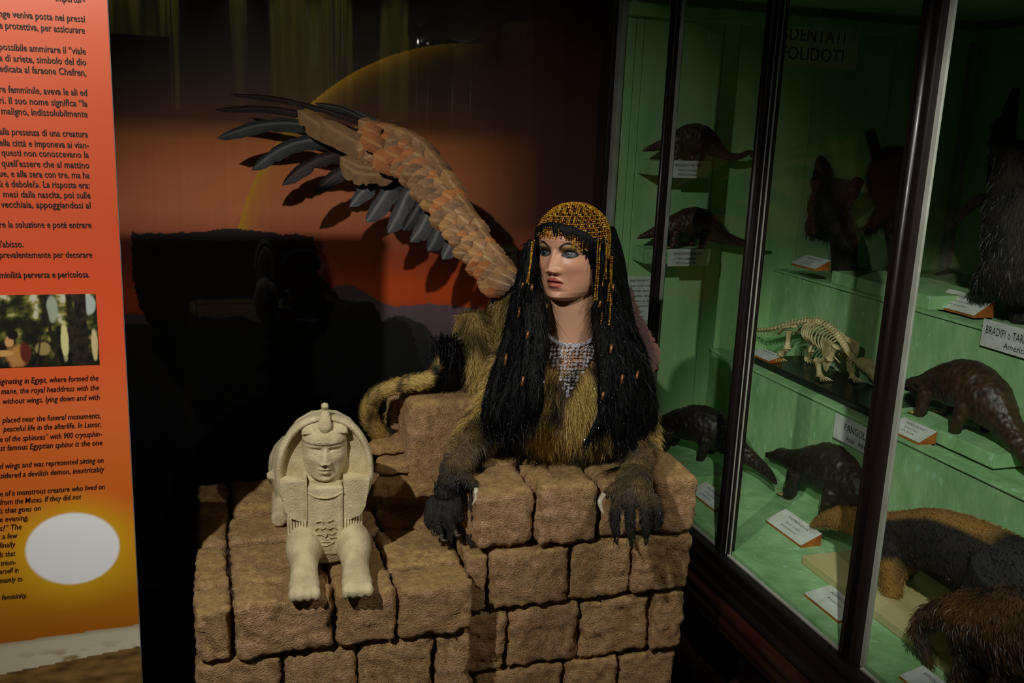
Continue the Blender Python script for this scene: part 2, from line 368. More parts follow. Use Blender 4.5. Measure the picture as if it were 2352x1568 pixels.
TXT = [(0, 3, 'impertur-', 195), (0, 47, 'nge veniva posta nei pressi', 195), (0, 73, 'e protettiva, per assicurare', 195), (0, 121, 'possibile ammirare il “viale', 197), (0, 146, 'a di ariete, simbolo del dio', 198),
 (0, 170, 'edicata al faraone Chefren,', 198), (0, 216, 're femminile, aveva le ali ed', 200), (0, 241, 'ri. Il suo nome significa “la', 201), (4, 265, 'maligno, indissolubilmente', 201), (0, 311, 'alla presenza di una creatura', 202),
 (0, 336, 'ella città e imponeva ai vian-', 204), (4, 358, 'questi non conoscevano la', 204), (4, 382, "quell'essere che al mattino", 205), (0, 405, 'ue, e alla sera con tre, ma ha', 206), (0, 428, 'ù è debole?». La risposta era:', 206),
 (8, 451, 'mesi dalla nascita, poi sulle', 208), (2, 474, 'vecchiaia, appoggiandosi al', 208), (0, 519, 're la soluzione e poté entrare', 210), (0, 563, "l'abisso.", 54), (0, 587, 'prevalentemente per decorare', 212), (0, 632, 'minilità perversa e pericolosa.', 206),
 (0, 869, 'iginating in Egypt, where formed the', 226), (2, 891, 'mane, the royal headdress with the', 227), (6, 913, 'without wings, lying down and with', 229), (4, 955, 'placed near the funeral monuments,', 231), (6, 975, 'peaceful life in the afterlife. In Luxor,', 232),
 (0, 997, 'e of the sphinxes” with 900 cryosphin-', 234), (0, 1017, 'st famous Egyptian sphinx is the one', 235), (0, 1057, 'd wings and was represented sitting on', 238), (0, 1078, 'sidered a devilish demon, inextricably', 240), (0, 1118, 'e of a monstrous creature who lived on', 241),
 (0, 1141, 'from the Muses. If they did not', 187), (0, 1167, "'s that goes on", 94), (0, 1189, 'e evening,', 65), (0, 1210, 's?” The', 50), (5, 1230, 'a few', 41), (0, 1250, 'finally', 36), (0, 1271, 'ls that', 36), (2, 1291, 'trium-', 37), (0, 1309, 'erself in', 43), (0, 1329, 'mainly to', 52), (4, 1367, 'femininity.', 62)]
for x0, y, s, x1 in TXT:
    it = y > 800
    r = bp(x1, y+4); a = bp(x0 if x0 else -1, y+4)
    if s == 'impertur-': a = bp(128, y+4)
    text_on('text_line', s, (a[0], BY, r[2]), (1, 0, 0), (0, 0, 1), r[0]-a[0], bt, M_ink, 0.0125 if not it else 0.0118, 0.25 if it else 0, 0.012 if not it else 0.006, lift=0.0012)
# a plain painted-wood picture in place of the printed artwork: dark trees, a pale gap, a seated figure in ochre
p0, p1 = bp(-60, 838), bp(226, 677); p1b = bp(222, 677); x0, x1, z0, z1 = p0[0], bp(224, 757)[0], bp(100, 841)[2], bp(100, 676)[2]
ax_, az_ = np.linspace(x0, x1, 150), np.linspace(z0, z1, 96); GX, GZ = np.meshgrid(ax_, az_); P = np.stack([GX.ravel(), GZ.ravel()], 1)
U = (P[:, 0]-x0)/(x1-x0); Vv = (P[:, 1]-z0)/(z1-z0)
n1 = nz(np.stack([U*3, U*0, Vv*2], 1), 3, 5); n2 = nz(np.stack([U*9, U*0+3, Vv*5], 1), 2, 4)
C = ramp(np.clip(0.45+n1*0.7+(Vv-0.6)*0.55, 0, 1), [(0, (18, 18, 13)), (0.45, (34, 36, 20)), (0.7, (84, 84, 38)), (0.86, (140, 130, 62)), (1, (186, 186, 160))])
def blob(cu, cv, ru, rv, c, s=0.25):
    global C
    h = np.clip((1-np.sqrt(((U-cu)/ru)**2+((Vv-cv)/rv)**2))/s+n2*0.5, 0, 1)[:, None]; C = C*(1-h)+lin(c)*h
blob(0.73, 0.35, 0.035, 0.3, (206, 198, 140)); blob(0.97, 0.3, 0.03, 0.25, (196, 180, 130)); blob(0.95, 0.85, 0.05, 0.16, (168, 180, 170)); blob(0.64, 0.8, 0.06, 0.2, (150, 158, 140)); blob(0.55, 0.25, 0.07, 0.1, (150, 130, 80))
for cu, wd, tl in ((0.87, 0.055, 0.0), (0.79, 0.03, 0.02), (0.62, 0.022, 0.1), (0.55, 0.014, -0.12)):
    h = np.clip((wd-np.abs(U-cu-tl*(0.5-Vv)))/0.012, 0, 1)[:, None]; C = C*(1-h)+(lin((46, 40, 28))*(0.7+0.6*n2[:, None]))*h
blob(0.34, 0.15, 0.1, 0.18, (176, 124, 66), 0.35); blob(0.24, 0.2, 0.09, 0.05, (200, 150, 86)); blob(0.41, 0.2, 0.05, 0.16, (92, 36, 26)); blob(0.29, 0.36, 0.04, 0.09, (196, 146, 92)); blob(0.32, 0.45, 0.05, 0.07, (22, 16, 12))
nx_, nz_ = len(ax_), len(az_); I = np.arange(nx_*nz_).reshape(nz_, nx_)
Q = np.stack([I[:-1, :-1], I[:-1, 1:], I[1:, 1:], I[1:, :-1]], -1).reshape(-1, 4)
nobj('printed_picture', np.stack([P[:, 0], P[:, 0]*0+BY-0.0012, P[:, 1]], 1), [Q], M_print, bt, False, np.clip(C, 0, 1))
# ================================================================== the stepped brick pedestal
M_brick = mat('sandy_cast_stone', (0, 0, 0), rough=0.9, spec=0.25, col=True, bump=1.3, bscale=300, c2=(172, 132, 86), scale=70, c3=(196, 186, 168), s3=420)
M_core = mat('dark_mortar', (58, 42, 28), (40, 29, 20), 30, 0.95, bump=0.5, bscale=120)
ped = tag(empty('brick_pedestal', (0.55, 2.2, 0)), 'stepped pedestal of rough tan stone bricks under both statues', 'pedestal')
def brick(x0, x1, y0, y1, z0, z1, seed, step=0.009, amp=1.0, name='brick', r=0.012, tilt=(0, 0)):
    g = 0.005; x0 += g; x1 -= g; y0 += g; y1 -= g; z0 += g*0.6; z1 -= g*0.6
    D = np.array([x1-x0, y1-y0, z1-z0]); n = np.maximum(2, np.round(D/step)).astype(int)
    idx, V, F = {}, [], []
    def vid(i, j, k):
        if (i, j, k) not in idx: idx[(i, j, k)] = len(V); V.append((x0+D[0]*i/n[0], y0+D[1]*j/n[1], z0+D[2]*k/n[2]))
        return idx[(i, j, k)]
    for a, b, c in ((0, 1, 2), (1, 2, 0), (2, 0, 1)):
        for s in (0, n[c]):
            for i in range(n[a]):
                for j in range(n[b]):
                    q = []
                    for di, dj in ((0, 0), (1, 0), (1, 1), (0, 1)):
                        t = [0, 0, 0]; t[a] = i+di; t[b] = j+dj; t[c] = s; q.append(vid(*t))
                    F.append(q if s else q[::-1])
    V = np.array(V); lo, hi = np.array([x0, y0, z0])+r, np.array([x1, y1, z1])-r
    qc = np.clip(V, np.minimum(lo, (lo+hi)/2), np.maximum(hi, (lo+hi)/2)); dv = V-qc; dn = dv/(np.linalg.norm(dv, axis=1)[:, None]+1e-9)
    off = seed*3.7
    big = nz(V, 11, 2, (off, 1, 2)); med = nz(V, 38, 3, (off, 5, 0)); fin = nz(V, 95, 2, (1, off, 3))
    sm = np.where(dn[:, 2] > 0.75, 0.3, 1.0)
    P = qc+dn*(r+((big*0.006+med*0.006*sm+fin*0.0052*sm)*amp)[:, None])
    P[:, 2] += tilt[0]*(V[:, 0]-(x0+x1)/2)+tilt[1]*(V[:, 1]-(y0+y1)/2)
    rs = random.Random(seed); pink = rs.uniform(-0.1, 0.25)
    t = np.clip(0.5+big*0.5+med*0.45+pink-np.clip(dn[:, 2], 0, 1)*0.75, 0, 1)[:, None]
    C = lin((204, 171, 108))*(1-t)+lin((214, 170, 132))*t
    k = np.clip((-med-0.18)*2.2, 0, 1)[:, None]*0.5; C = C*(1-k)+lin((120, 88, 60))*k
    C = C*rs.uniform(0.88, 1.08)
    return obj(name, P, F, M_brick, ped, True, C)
sd = 0
def course(xs, y0, y1, z0, z1, **kw):
    global sd
    for a, b in zip(xs[:-1], xs[1:]):
        sd += 1; rs = random.Random(sd*7)
        brick(a, b, y0+rs.uniform(-0.006, 0.006), y1, z0, z1+rs.uniform(-0.004, 0.004), sd, tilt=(rs.uniform(-0.02, 0.02), 0), **kw)
XL = [-0.048, 0.028, 0.238, 0.374, 0.55]
course(XL, 1.88, 1.99, 0.472, 0.600); course(XL, 1.99, 2.2, 0.472, 0.597); course(XL[:3]+[0.4, 0.55], 2.2, 2.36, 0.472, 0.6); course([-0.048, 0.04, 0.25, 0.46], 2.36, 2.57, 0.472, 0.612)
course([-0.05, 0.127, 0.291, 0.464, 0.552], 1.886, 2.05, 0.305, 0.468); course([-0.05, 0.06, 0.2, 0.39, 0.552], 1.886, 2.05, 0.15, 0.3, step=0.02); course([-0.05, 0.14, 0.3, 0.45, 0.552], 1.886, 2.05, 0.0, 0.146, step=0.025)
for k, (z0, z1) in enumerate(((0.305, 0.468), (0.15, 0.3), (0.0, 0.146))):   # left flank
    for y0, y1 in ((2.05, 2.3), (2.3, 2.57)): sd += 1; brick(-0.05, 0.12, y0, y1, z0, z1, sd, step=0.02)
XU = [onY(x, 1180, 1.97)[0] for x in (1094, 1232, 1381, 1507)]+[1.148]
course(XU, 1.97, 2.15, 0.618, 0.772, r=0.018); course([XU[0], 0.74, 0.95, 1.14], 2.15, 2.3, 0.618, 0.768)
X2 = [0.553]+[onY(x, 1330, 1.975)[0] for x in (1124, 1309, 1450)]+[1.142]
course(X2, 1.972, 2.12, 0.462, 0.612)
X3 = [0.553]+[onY(x, 1450, 1.975)[0] for x in (1166, 1334, 1493)]+[1.137]
course(X3, 1.974, 2.12, 0.298, 0.456)
X4 = [0.553]+[onY(x, 1550, 1.975)[0] for x in (1090, 1300, 1424)]+[1.132]
course(X4, 1.976, 2.12, 0.143, 0.292); course([0.553, 0.72, 0.9, 1.04, 1.13], 1.976, 2.12, 0, 0.138, step=0.025)
for z0, z1 in ((0.462, 0.612), (0.298, 0.456), (0.143, 0.292), (0, 0.138)):      # right flank
    for y0, y1 in ((2.12, 2.36), (2.36, 2.57)): sd += 1; brick(0.98, 1.14, y0, y1, z0, z1, sd, step=0.025)
# the raised block at the back that carries the hindquarters
course([0.478, 0.72, 0.93, 1.125], 2.3, 2.47, 0.6, 0.888, r=0.018, amp=0.7); course([0.462, 0.7, 0.93, 1.125], 2.47, 2.57, 0.6, 0.882)
for i, (x0, x1, y0, y1, z0, z1) in enumerate(((-0.03, 0.54, 1.93, 2.54, 0.002, 0.575), (0.575, 1.12, 2.02, 2.55, 0.002, 0.745), (0.5, 1.1, 2.34, 2.55, 0.5, 0.862))):
    obj('core', *box(x0, x1, y0, y1, z0, z1), M_core, ped, False)
def shard(poly, z0, z1, seed, dz=0.0):
    n = len(poly); cx = sum(p[0] for p in poly)/n; cy = sum(p[1] for p in poly)/n; rs = random.Random(seed)
    V = [(x, y, z0+dz*(x-cx)+rs.uniform(-.003, .003)) for x, y in poly]+[(cx+(x-cx)*rs.uniform(.86, 1.02), cy+(y-cy)*rs.uniform(.86, 1.02), z1+dz*(x-cx)+rs.uniform(-.004, .004)) for x, y in poly]
    F = [tuple(range(n-1, -1, -1)), tuple(range(n, 2*n))]+[(i, (i+1) % n, n+(i+1) % n, n+i) for i in range(n)]
    V, F = union([(V, F)], 0.006, 1); V = V+(nz(V, 45, 3, (seed, 0, 0))*0.004)[:, None]*vnormals(V, F)[0]
    obj('stone_shard', V, F, M_brick, ped, True, np.tile(lin((196, 158, 98)), (len(V), 1)))
shard([(0.385, 2.30), (0.47, 2.255), (0.545, 2.25), (0.545, 2.36), (0.43, 2.40)], 0.645, 0.685, 1, 0.05)
shard([(0.40, 2.34), (0.47, 2.31), (0.53, 2.33), (0.53, 2.42), (0.42, 2.42)], 0.69, 0.722, 2, 0.1)
shard([(0.375, 2.42), (0.46, 2.37), (0.53, 2.38), (0.53, 2.5), (0.44, 2.5)], 0.727, 0.752, 3, 0.16)
shard([(0.42, 2.33), (0.53, 2.30), (0.53, 2.45), (0.44, 2.45)], 0.598, 0.65, 4)
# ================================================================== the old display cabinet along the right wall
M_wood = mat('black_varnished_wood', (24, 15, 13), (13, 9, 8), 6, 0.42, 0.35, stretch=(1, 1, 0.15), bump=0.08, bscale=70, coat=0.06, coatr=0.15)
M_woodr = mat('red_brown_varnished_wood', (46, 20, 14), (22, 12, 10), 6, 0.25, 0.5, coat=0.3, coatr=0.12)
M_green = mat('green_painted_wood', (166, 200, 146), (138, 176, 122), 7, 0.7, 0.3, stretch=(1, 1, 0.25), bump=0.2, bscale=40, c3=(158, 200, 160), s3=60)
M_greenb = mat('green_brushed_board', (152, 188, 138), (126, 166, 114), 16, 0.65, 0.35, stretch=(1, 1, 0.5), bump=0.3, bscale=60, c3=(164, 206, 166), s3=34)
M_strip = mat('pale_painted_reveal', (150, 152, 142), (128, 130, 118), 12, 0.55)
M_glass = glassmat('window_glass')
cab = tag(empty('display_cabinet', (2.1, 1.8, 0)), 'long dark wooden glass-fronted display cabinet with green stepped interior', 'cabinet')
GXp = 1.345; CE = 3.1; CY0 = 0.45; CB = 2.81; CZ0, CZ1 = 0.46, 2.03
for y0, y1, st_ in ((3.13, 3.2, None), (2.672, 2.70, 2.658), (2.15, 2.172, 2.125), (1.566, 1.622, 1.553), (0.97, 1.03, 0.957), (0.45, 0.52, None)):
    po = obj('post', *bevbox(1.328, 1.362, y0, y1, 0.40, CZ1, 0.005), M_wood, cab, False)
    obj('bead_moulding', *tube([(1.328, (y0+y1)/2, 0.47), (1.328, (y0+y1)/2, CZ1)], [0.008, 0.008], 12, 2, cap=True), M_wood, po)
    if st_:
        if y0 < 2 or y0 > 2.5: obj('glazing_strip', *box(1.346, 1.352, st_, y0+0.001, CZ0, CZ1), M_strip, po, False)
        else:
            obj('glazing_bar', *box(1.34, 1.36, st_+0.003, y0+0.001, CZ0, CZ1), M_wood, po, False); obj('glazing_strip', *box(1.345, 1.348, st_, st_+0.004, CZ0, CZ1), M_strip, po, False)
            obj('glazing_strip', *box(1.3385, 1.3405, st_+0.012, st_+0.015, CZ0, CZ1), M_strip, po, False)
obj('glazing_strip', *box(1.345, 1.36, 3.09, 3.13, CZ0, CZ1), M_strip, cab, False)
for y0, y1 in ((2.70, 3.1), (2.172, 2.66), (1.622, 2.128), (1.03, 1.555), (0.52, 0.96)):
    obj('glass_pane', *box(1.3465, 1.3495, y0, y1, 0.455, CZ1), M_glass, cab, False)
    obj('glazing_strip', *box(1.338, 1.346, y0, y1, 0.4585, 0.463), M_strip, cab, False)
obj('bottom_rail', *bevbox(1.312, 1.378, CY0, 3.2, 0.395, 0.458, 0.006), M_wood, cab, False)
obj('top_rail', *bevbox(1.312, 1.378, CY0, 3.2, CZ1, 2.12, 0.006), M_wood, cab, False)
for i, (x, z, r) in enumerate(((1.302, 0.38, 0.016), (1.288, 0.352, 0.022), (1.286, 0.318, 0.018))):
    obj('base_moulding', *tube([(x+0.004, CY0, z), (x+0.004, 3.2, z)], [r, r], 14, 2), M_woodr if i else M_wood, cab)
obj('base_panel', *box(1.30, 2.9, CY0, 3.22, 0.298, 0.43), M_wood, cab, False)
obj('base_edge', *bevbox(1.276, 1.32, CY0, 3.22, 0.294, 0.304, 0.002), M_strip if False else M_woodr, cab, False)
obj('plinth', *box(1.47, 2.9, CY0+0.05, 3.15, 0, 0.298), M_wood, cab, False)
obj('cornice', *bevbox(1.26, 2.94, CY0-0.03, 3.24, 2.12, 2.26, 0.012), M_wood, cab, False)
obj('outer_side', *box(1.32, 2.9, 3.135, 3.2, 0.3, 2.12), M_wood, cab, False)
obj('outer_side', *box(1.32, 2.9, CY0, CY0+0.05, 0.3, 2.12), M_wood, cab, False)
obj('outer_back', *box(2.835, 2.9, CY0, 3.2, 0.3, 2.12), M_wood, cab, False)
obj('inner_floor', *box(1.352, CB, CY0+0.05, CE, 0.43, 0.47), M_greenb, cab, False)
obj('inner_ceiling', *box(1.352, 2.83, CY0+0.05, 3.13, 2.03, 2.1), M_green, cab, False)
xs = [1.36, 1.402, 1.432, 1.735, 1.80, 2.12, 2.45, CB]
for a, b in zip(xs[:-1], xs[1:]): obj('plank', *bevbox(a+0.001, b-0.001, CE, CE+0.03, 0.45, 2.03, 0.002), M_green, cab, False)
for k in range(8):
    a = CY0+0.05+k*0.333; obj('plank', *bevbox(CB, CB+0.022, a, a+0.331, 0.45, 2.03, 0.002), M_green, cab, False)
obj('inner_cornice', *bevbox(1.36, CB, CE-0.03, CE, 1.955, 2.0, 0.006), M_green, cab, False)
obj('inner_cornice', *bevbox(CB-0.03, CB, CY0+0.05, CE-0.03, 1.955, 2.0, 0.006), M_green, cab, False)
obj('corner_batten', *bevbox(CB-0.03, CB, CE-0.035, CE, 0.5, 1.955, 0.004), M_strip, cab, False)
for x, z0, z1 in ((1.79, 0.47, 0.79), (2.03, 0.79, 1.09)):
    obj('step', *bevbox(x, CB, CY0+0.05, CE, z0, z1, 0.003), M_greenb, cab, False)
    obj('step_edge', *bevbox(x-0.006, x+0.05, CY0+0.05, CE, z1, z1+0.008, 0.003), M_greenb, cab, False)
# ================================================================== the winged sphinx figure
M_skin = mat('painted_wax_skin', (0, 0, 0), rough=0.42, spec=0.45, col=True, sub=0.12)
M_fur = mat('tawny_fur', (0, 0, 0), rough=0.45, spec=0.45, col=True)
M_hide = mat('fur_underside', (0, 0, 0), rough=0.8, col=True, bump=0.6, bscale=160, stretch=(1, 1, 0.2))
M_hair = mat('black_wig_hair', (0, 0, 0), rough=0.45, spec=0.16, col=True)
M_hairb = mat('black_wig_mass', (7, 7, 8), (4, 4, 5), 60, 0.6, 0.2, bump=0.8, bscale=120, stretch=(1, 1, 0.15))
M_gold = mat('gold_glass_beads', (0, 0, 0), rough=0.18, metal=0.45, col=True, spec=0.9)
M_copper = mat('copper_tube', (176, 122, 66), (128, 80, 42), 60, 0.35, metal=0.6)
M_silver = mat('rhinestones', (0, 0, 0), rough=0.1, metal=0.3, col=True, spec=1.0)
M_claw = mat('horn_claw', (206, 200, 176), (160, 150, 120), 60, 0.35)
M_fea = mat('feather_vane', (0, 0, 0), rough=0.55, spec=0.35, col=True, bump=0.25, bscale=200)
SPH = tag(empty('sphinx_figure', (0.82, 2.35, 0.77)), 'winged sphinx with a woman\'s face, black wig, gold bead cap and fur body', 'statue')

def smooth(t): t = np.clip(t, 0, 1); return t*t*(3-2*t)
def gauss(x, z, cx, cz, sx, sz): return np.exp(-((x-cx)/sx)**2-((z-cz)/sz)**2)
HZ = [-.54, -.52, -.49, -.45, -.40, -.33, -.25, -.15, -.05, .05, .15, .25, .33, .40, .45, .48, .5]
HW = [.02, .09, .168, .226, .266, .296, .316, .334, .343, .345, .347, .332, .298, .24, .175, .115, 0]
HF = [.05, .20, .335, .378, .388, .392, .398, .404, .404, .412, .424, .405, .355, .285, .21, .135, 0]
HB = [.0, .0, .02, .06, .12, .22, .32, .40, .44, .46, .46, .44, .40, .32, .235, .15, 0]
def head_mesh(nu, nv, female=True):
    u = np.linspace(-1, 1, nu, endpoint=False); ph = math.pi*(0.38*u+0.62*u**3)
    v = np.linspace(0, 1, nv); zz = -0.54+1.04*v
    PH, Z = np.meshgrid(ph, zz); PH, Z = PH.ravel(), Z.ravel()
    from_ = lambda t: np.interp(Z, HZ, t)
    W, Df, Db = from_(HW), from_(HF), from_(HB); c = np.cos(PH)
    x = W*np.sin(PH); y = np.where(c > 0, -Df*np.abs(c)**0.8, Db*np.abs(c)); fr = np.clip(c*1.6, 0, 1)
    ax = np.abs(x); e = np.zeros_like(x)
    # nose: bridge, tip, wings
    t = np.clip((0.07-Z)/0.24, 0, 1); pz = np.where(Z > -0.155, smooth(t*1.0)*0.098+0.012*np.clip(t*6, 0, 1), 0)
    tipz = np.exp(-((Z+0.155)/0.044)**2)*0.106; under = np.where(Z < -0.155, tipz, np.maximum(pz, 0))
    under = np.where(Z > 0.12, 0, under*smooth((0.13-Z)/0.08))
    e += under*np.exp(-(ax/(0.044+0.026*t))**2)
    e += 0.055*gauss(ax, Z, 0.056, -0.17, 0.03, 0.027) - 0.02*gauss(ax, Z, 0.025, -0.2, 0.016, 0.01)
    # eyes: sockets, balls, lids, brow bone
    e += -0.062*gauss(ax, Z, 0.145, 0.012, 0.075, 0.05) - 0.03*gauss(ax, Z, 0.075, 0.03, 0.03, 0.04)
    e += 0.040*gauss(ax, Z, 0.152, 0.0, 0.058, 0.032) + 0.014*gauss(ax, Z, 0.15, 0.082, 0.1, 0.026)
    # cheeks, mouth, chin
    e += 0.022*gauss(ax, Z, 0.2, -0.12, 0.09, 0.07) - 0.02*gauss(ax, Z, 0.13, -0.29, 0.05, 0.09) + 0.02*gauss(ax, Z, 0, -0.28, 0.11, 0.08)
    mz = -0.286-0.018*(ax/0.1)**2
    e += 0.040*gauss(ax, Z-mz, 0.03, 0.026, 0.052, 0.022) + 0.048*gauss(ax, Z-mz, 0, -0.036, 0.066, 0.026)
    e += -0.03*np.exp(-((Z-mz)/0.007)**2)*np.clip(1-(ax/0.095)**4, 0, 1) - 0.012*gauss(ax, Z, 0, -0.39, 0.09, 0.018) + 0.028*gauss(ax, Z, 0, -0.455, 0.085, 0.045)
    e += -0.008*gauss(ax, Z, 0, -0.235, 0.014, 0.026)
    y = y-e*fr
    V = np.stack([x, y, Z], 1)
    # paint
    C = np.tile(lin((198, 148, 118)), (len(V), 1)); front = c > 0.1
    def put(mask, col):
        nonlocal C
        m_ = np.clip(mask, 0, 1)[:, None]*front[:, None]; C = C*(1-m_)+lin(col)*m_
    put(0.35*gauss(ax, Z, 0.22, -0.16, 0.08, 0.07), (196, 124, 100))
    exx = (ax-0.152)/0.076; lid = np.clip(1-exx**2, 0, 1)
    zu, zl = 0.004+0.03*lid**0.75, 0.0-0.022*lid
    put(0.75*np.clip(gauss(ax, Z, 0.165, 0.065, 0.085, 0.035)*1.6, 0, 1)*(Z > 0.02), (140, 118, 62))
    put(0.7*gauss(ax, Z, 0.08, 0.045, 0.03, 0.04), (108, 74, 50))
    line = np.clip(1.4-np.abs(Z-(zu+0.010))/0.0165, 0, 1)*(np.abs(exx) < 1.12)+np.clip(1.3-np.abs(Z-(zl-0.004))/0.0095, 0, 1)*(np.abs(exx) < 1.1)
    put(line, (16, 14, 16))
    tl = np.clip(1.4-np.abs(Z-0.008-0.012*(exx-1))/(0.008*np.clip(1.7-exx, 0.2, 1)), 0, 1)*((exx > 0.9) & (exx < 1.9)); put(tl, (16, 14, 16))
    ins = ((Z < zu) & (Z > zl) & (np.abs(exx) < 1)).astype(float); put(ins, (84, 84, 88))
    gx_ = x-np.where(x > 0, 0.142, -0.160); rr = np.sqrt(gx_**2+(Z-0.008)**2)
    put(ins*np.clip((0.034-rr)/0.004, 0, 1), (34, 40, 45)); put(ins*np.clip((0.016-rr)/0.003, 0, 1), (8, 8, 9)); put(ins*np.clip((0.006-np.sqrt((gx_-0.01)**2+(Z-0.018)**2))/0.002, 0, 1), (225, 225, 225))
    put(ins*np.clip((Z-zu+0.013)/0.008, 0, 1), (20, 18, 20))
    bz = 0.062+0.062*np.clip(1-((ax-0.155)/0.1)**2, -1, 1); bw = 0.0165*np.clip((0.275-ax)/0.12, 0.25, 1)
    put(np.clip(1.4-np.abs(Z-bz)/bw, 0, 1)*((ax > 0.058) & (ax < 0.262)), (22, 18, 18))
    lipu = mz+0.054*np.clip(1-(ax/0.1)**2, 0, 1)**0.7-0.008*np.exp(-(ax/0.016)**2); lipl = mz-0.072*np.clip(1-(ax/0.098)**2, 0, 1)**0.8
    put(np.clip((lipu-Z)/0.004, 0, 1)*np.clip((Z-lipl)/0.005, 0, 1)*(ax < 0.1), (178, 96, 78))
    put(np.clip((lipu-Z)/0.004, 0, 1)*np.clip((Z-mz)/0.005, 0, 1)*(ax < 0.1), (150, 72, 60))
    put(np.exp(-((Z-mz)/0.006)**2)*(ax < 0.098), (70, 28, 26)); put(0.8*gauss(ax, Z, 0.026, -0.203, 0.018, 0.009), (60, 30, 24))
    I = np.arange(nu*nv).reshape(nv, nu); J = np.roll(I, -1, 1)
    F = np.stack([I[:-1], J[:-1], J[1:], I[1:]], -1).reshape(-1, 4)
    return V, F, C
HS = 0.224
HC = at(1317, 577, 2.32); HR = Matrix.Rotation(math.radians(-50.5), 3, 'Z') @ Matrix.Rotation(math.radians(-2.2), 3, 'Y')
HRn = np.array(HR)
def hw(p): return HC+HS*(np.asarray(p, float) @ HRn.T)          # head coordinates -> room
V, F, C = head_mesh(320, 300); V = hw(V)
nb, nt_ = at(1312, 835, 2.40), HC+np.array([0.012, 0.012, -0.06])
nV, nF = tube([nb+np.array([0.0, 0.03, -0.06]), nb, (nb+nt_)/2+np.array([0, 0, -0.012]), nt_], [(0.115, 0.08), (0.083, 0.068), (0.061, 0.062), (0.066, 0.07)], 40, 30, up=(0, 1, 0))
o_ = len(V); V2 = np.vstack([V, np.array(nV)]); C2 = np.vstack([C, np.tile(lin((192, 148, 118)), (len(nV), 1))])
head = obj('head', V2, [tuple(f) for f in F]+[tuple(i+o_ for i in f) for f in nF], M_skin, SPH, True, C2)
# ---- body
A = at
hp = {}
def limb(px, r, n=14): return tube([A(*p) for p in px], r, n)
body_parts = [ball(A(1308, 925, 2.47), (0.185, 0.165, 0.16), 24, 16), ball((0.90, 2.48, 1.0), (0.15, 0.22, 0.17), 24, 16), ball((0.93, 2.66, 0.985), (0.12, 0.12, 0.1), 20, 12),
    ball(A(1310, 830, 2.52), (0.14, 0.11, 0.11), 20, 12), ball(A(1180, 730, 2.66), (0.06, 0.09, 0.12), 20, 12), ball(A(1425, 880, 2.5), (0.07, 0.09, 0.11), 18, 12), ball(A(1180, 900, 2.5), (0.085, 0.1, 0.12), 18, 12),
    tube([A(1320, 990, 2.5), A(1330, 1000, 2.65)], [(0.15, 0.07), (0.16, 0.08)], 18, 6),
    limb([(1435, 900, 2.46), (1466, 985, 2.42), (1466, 1040, 2.32), (1462, 1085, 2.235)], [0.06, 0.048, 0.04, 0.033]),
    limb([(1165, 920, 2.46), (1108, 985, 2.42), (1072, 1035, 2.34), (1052, 1075, 2.285)], [0.065, 0.052, 0.042, 0.036]),
    tube([A(1092, 722, 2.66), A(1090, 800, 2.65), A(1096, 890, 2.62), A(1092, 922, 2.57)], [(0.042, 0.05), (0.056, 0.08), (0.048, 0.07), (0.036, 0.045)], 18),
    ball(A(1150, 830, 2.75), (0.05, 0.1, 0.1), 16, 10), tube([A(1096, 922, 2.58), A(1084, 936, 2.53)], [0.03, 0.024], 12, 5)]
tailp = [(0.95, 2.74, 0.95), (0.88, 2.82, 0.8), (0.66, 2.8, 0.72), (0.54, 2.72, 0.73), tuple(A(912, 1000, 2.66)), tuple(A(872, 992, 2.6)), tuple(A(846, 950, 2.55)), tuple(A(866, 905, 2.50)), tuple(A(925, 882, 2.485)), tuple(A(980, 872, 2.50)), tuple(A(1000, 848, 2.52)), tuple(A(1016, 805, 2.54))]
body_parts.append(tube(tailp, [0.04, 0.03, 0.025, 0.025, 0.024, 0.024, 0.024, 0.022, 0.02, 0.02, 0.016, 0.014], 14, 70))
# hands
def hand(palm, fingers, thumb, side):
    P = [ball(A(*palm[0]), palm[1], 14, 10), ball(A(*palm[2]), palm[3], 14, 10), tube([A(*palm[0]), A(*palm[2])], [palm[1][0]*0.85, palm[3][0]*0.9], 14, 5)]
    for f in fingers: P.append(tube([A(*p) for p in f], [0.0125, 0.012, 0.0115, 0.009][:len(f)], 10, 12))
    P.append(tube([A(*p) for p in thumb], [0.019, 0.015, 0.011], 10, 10)); return P
body_parts += hand([(1457, 1100, 2.215), (0.042, 0.036, 0.036), (1462, 1138, 2.165), (0.04, 0.022, 0.022)],
    [[(1420, 1140, 2.16), (1414, 1175, 2.13), (1412, 1205, 2.125), (1418, 1232, 2.128)], [(1448, 1145, 2.155), (1447, 1182, 2.125), (1448, 1215, 2.12), (1452, 1240, 2.123)],
     [(1476, 1145, 2.155), (1482, 1180, 2.125), (1484, 1210, 2.12), (1484, 1235, 2.123)], [(1500, 1138, 2.165), (1510, 1168, 2.14), (1512, 1195, 2.135), (1508, 1220, 2.135)]],
    [(1445, 1112, 2.185), (1415, 1122, 2.165), (1393, 1136, 2.155)], 1)
body_parts += hand([(1046, 1078, 2.285), (0.038, 0.034, 0.034), (1030, 1128, 2.26), (0.035, 0.022, 0.022)],
    [[(998, 1140, 2.27), (986, 1170, 2.26), (984, 1195, 2.26), (992, 1214, 2.262)], [(1018, 1148, 2.26), (1006, 1182, 2.25), (1004, 1206, 2.25), (1013, 1226, 2.252)],
     [(1038, 1148, 2.26), (1032, 1180, 2.25), (1034, 1202, 2.25), (1044, 1218, 2.252)], [(1052, 1138, 2.265), (1053, 1165, 2.255), (1056, 1185, 2.255), (1060, 1198, 2.257)]],
    [(1056, 1092, 2.255), (1078, 1106, 2.235), (1090, 1122, 2.225)], -1)
BV, BF = union(body_parts, 0.0042, 4)
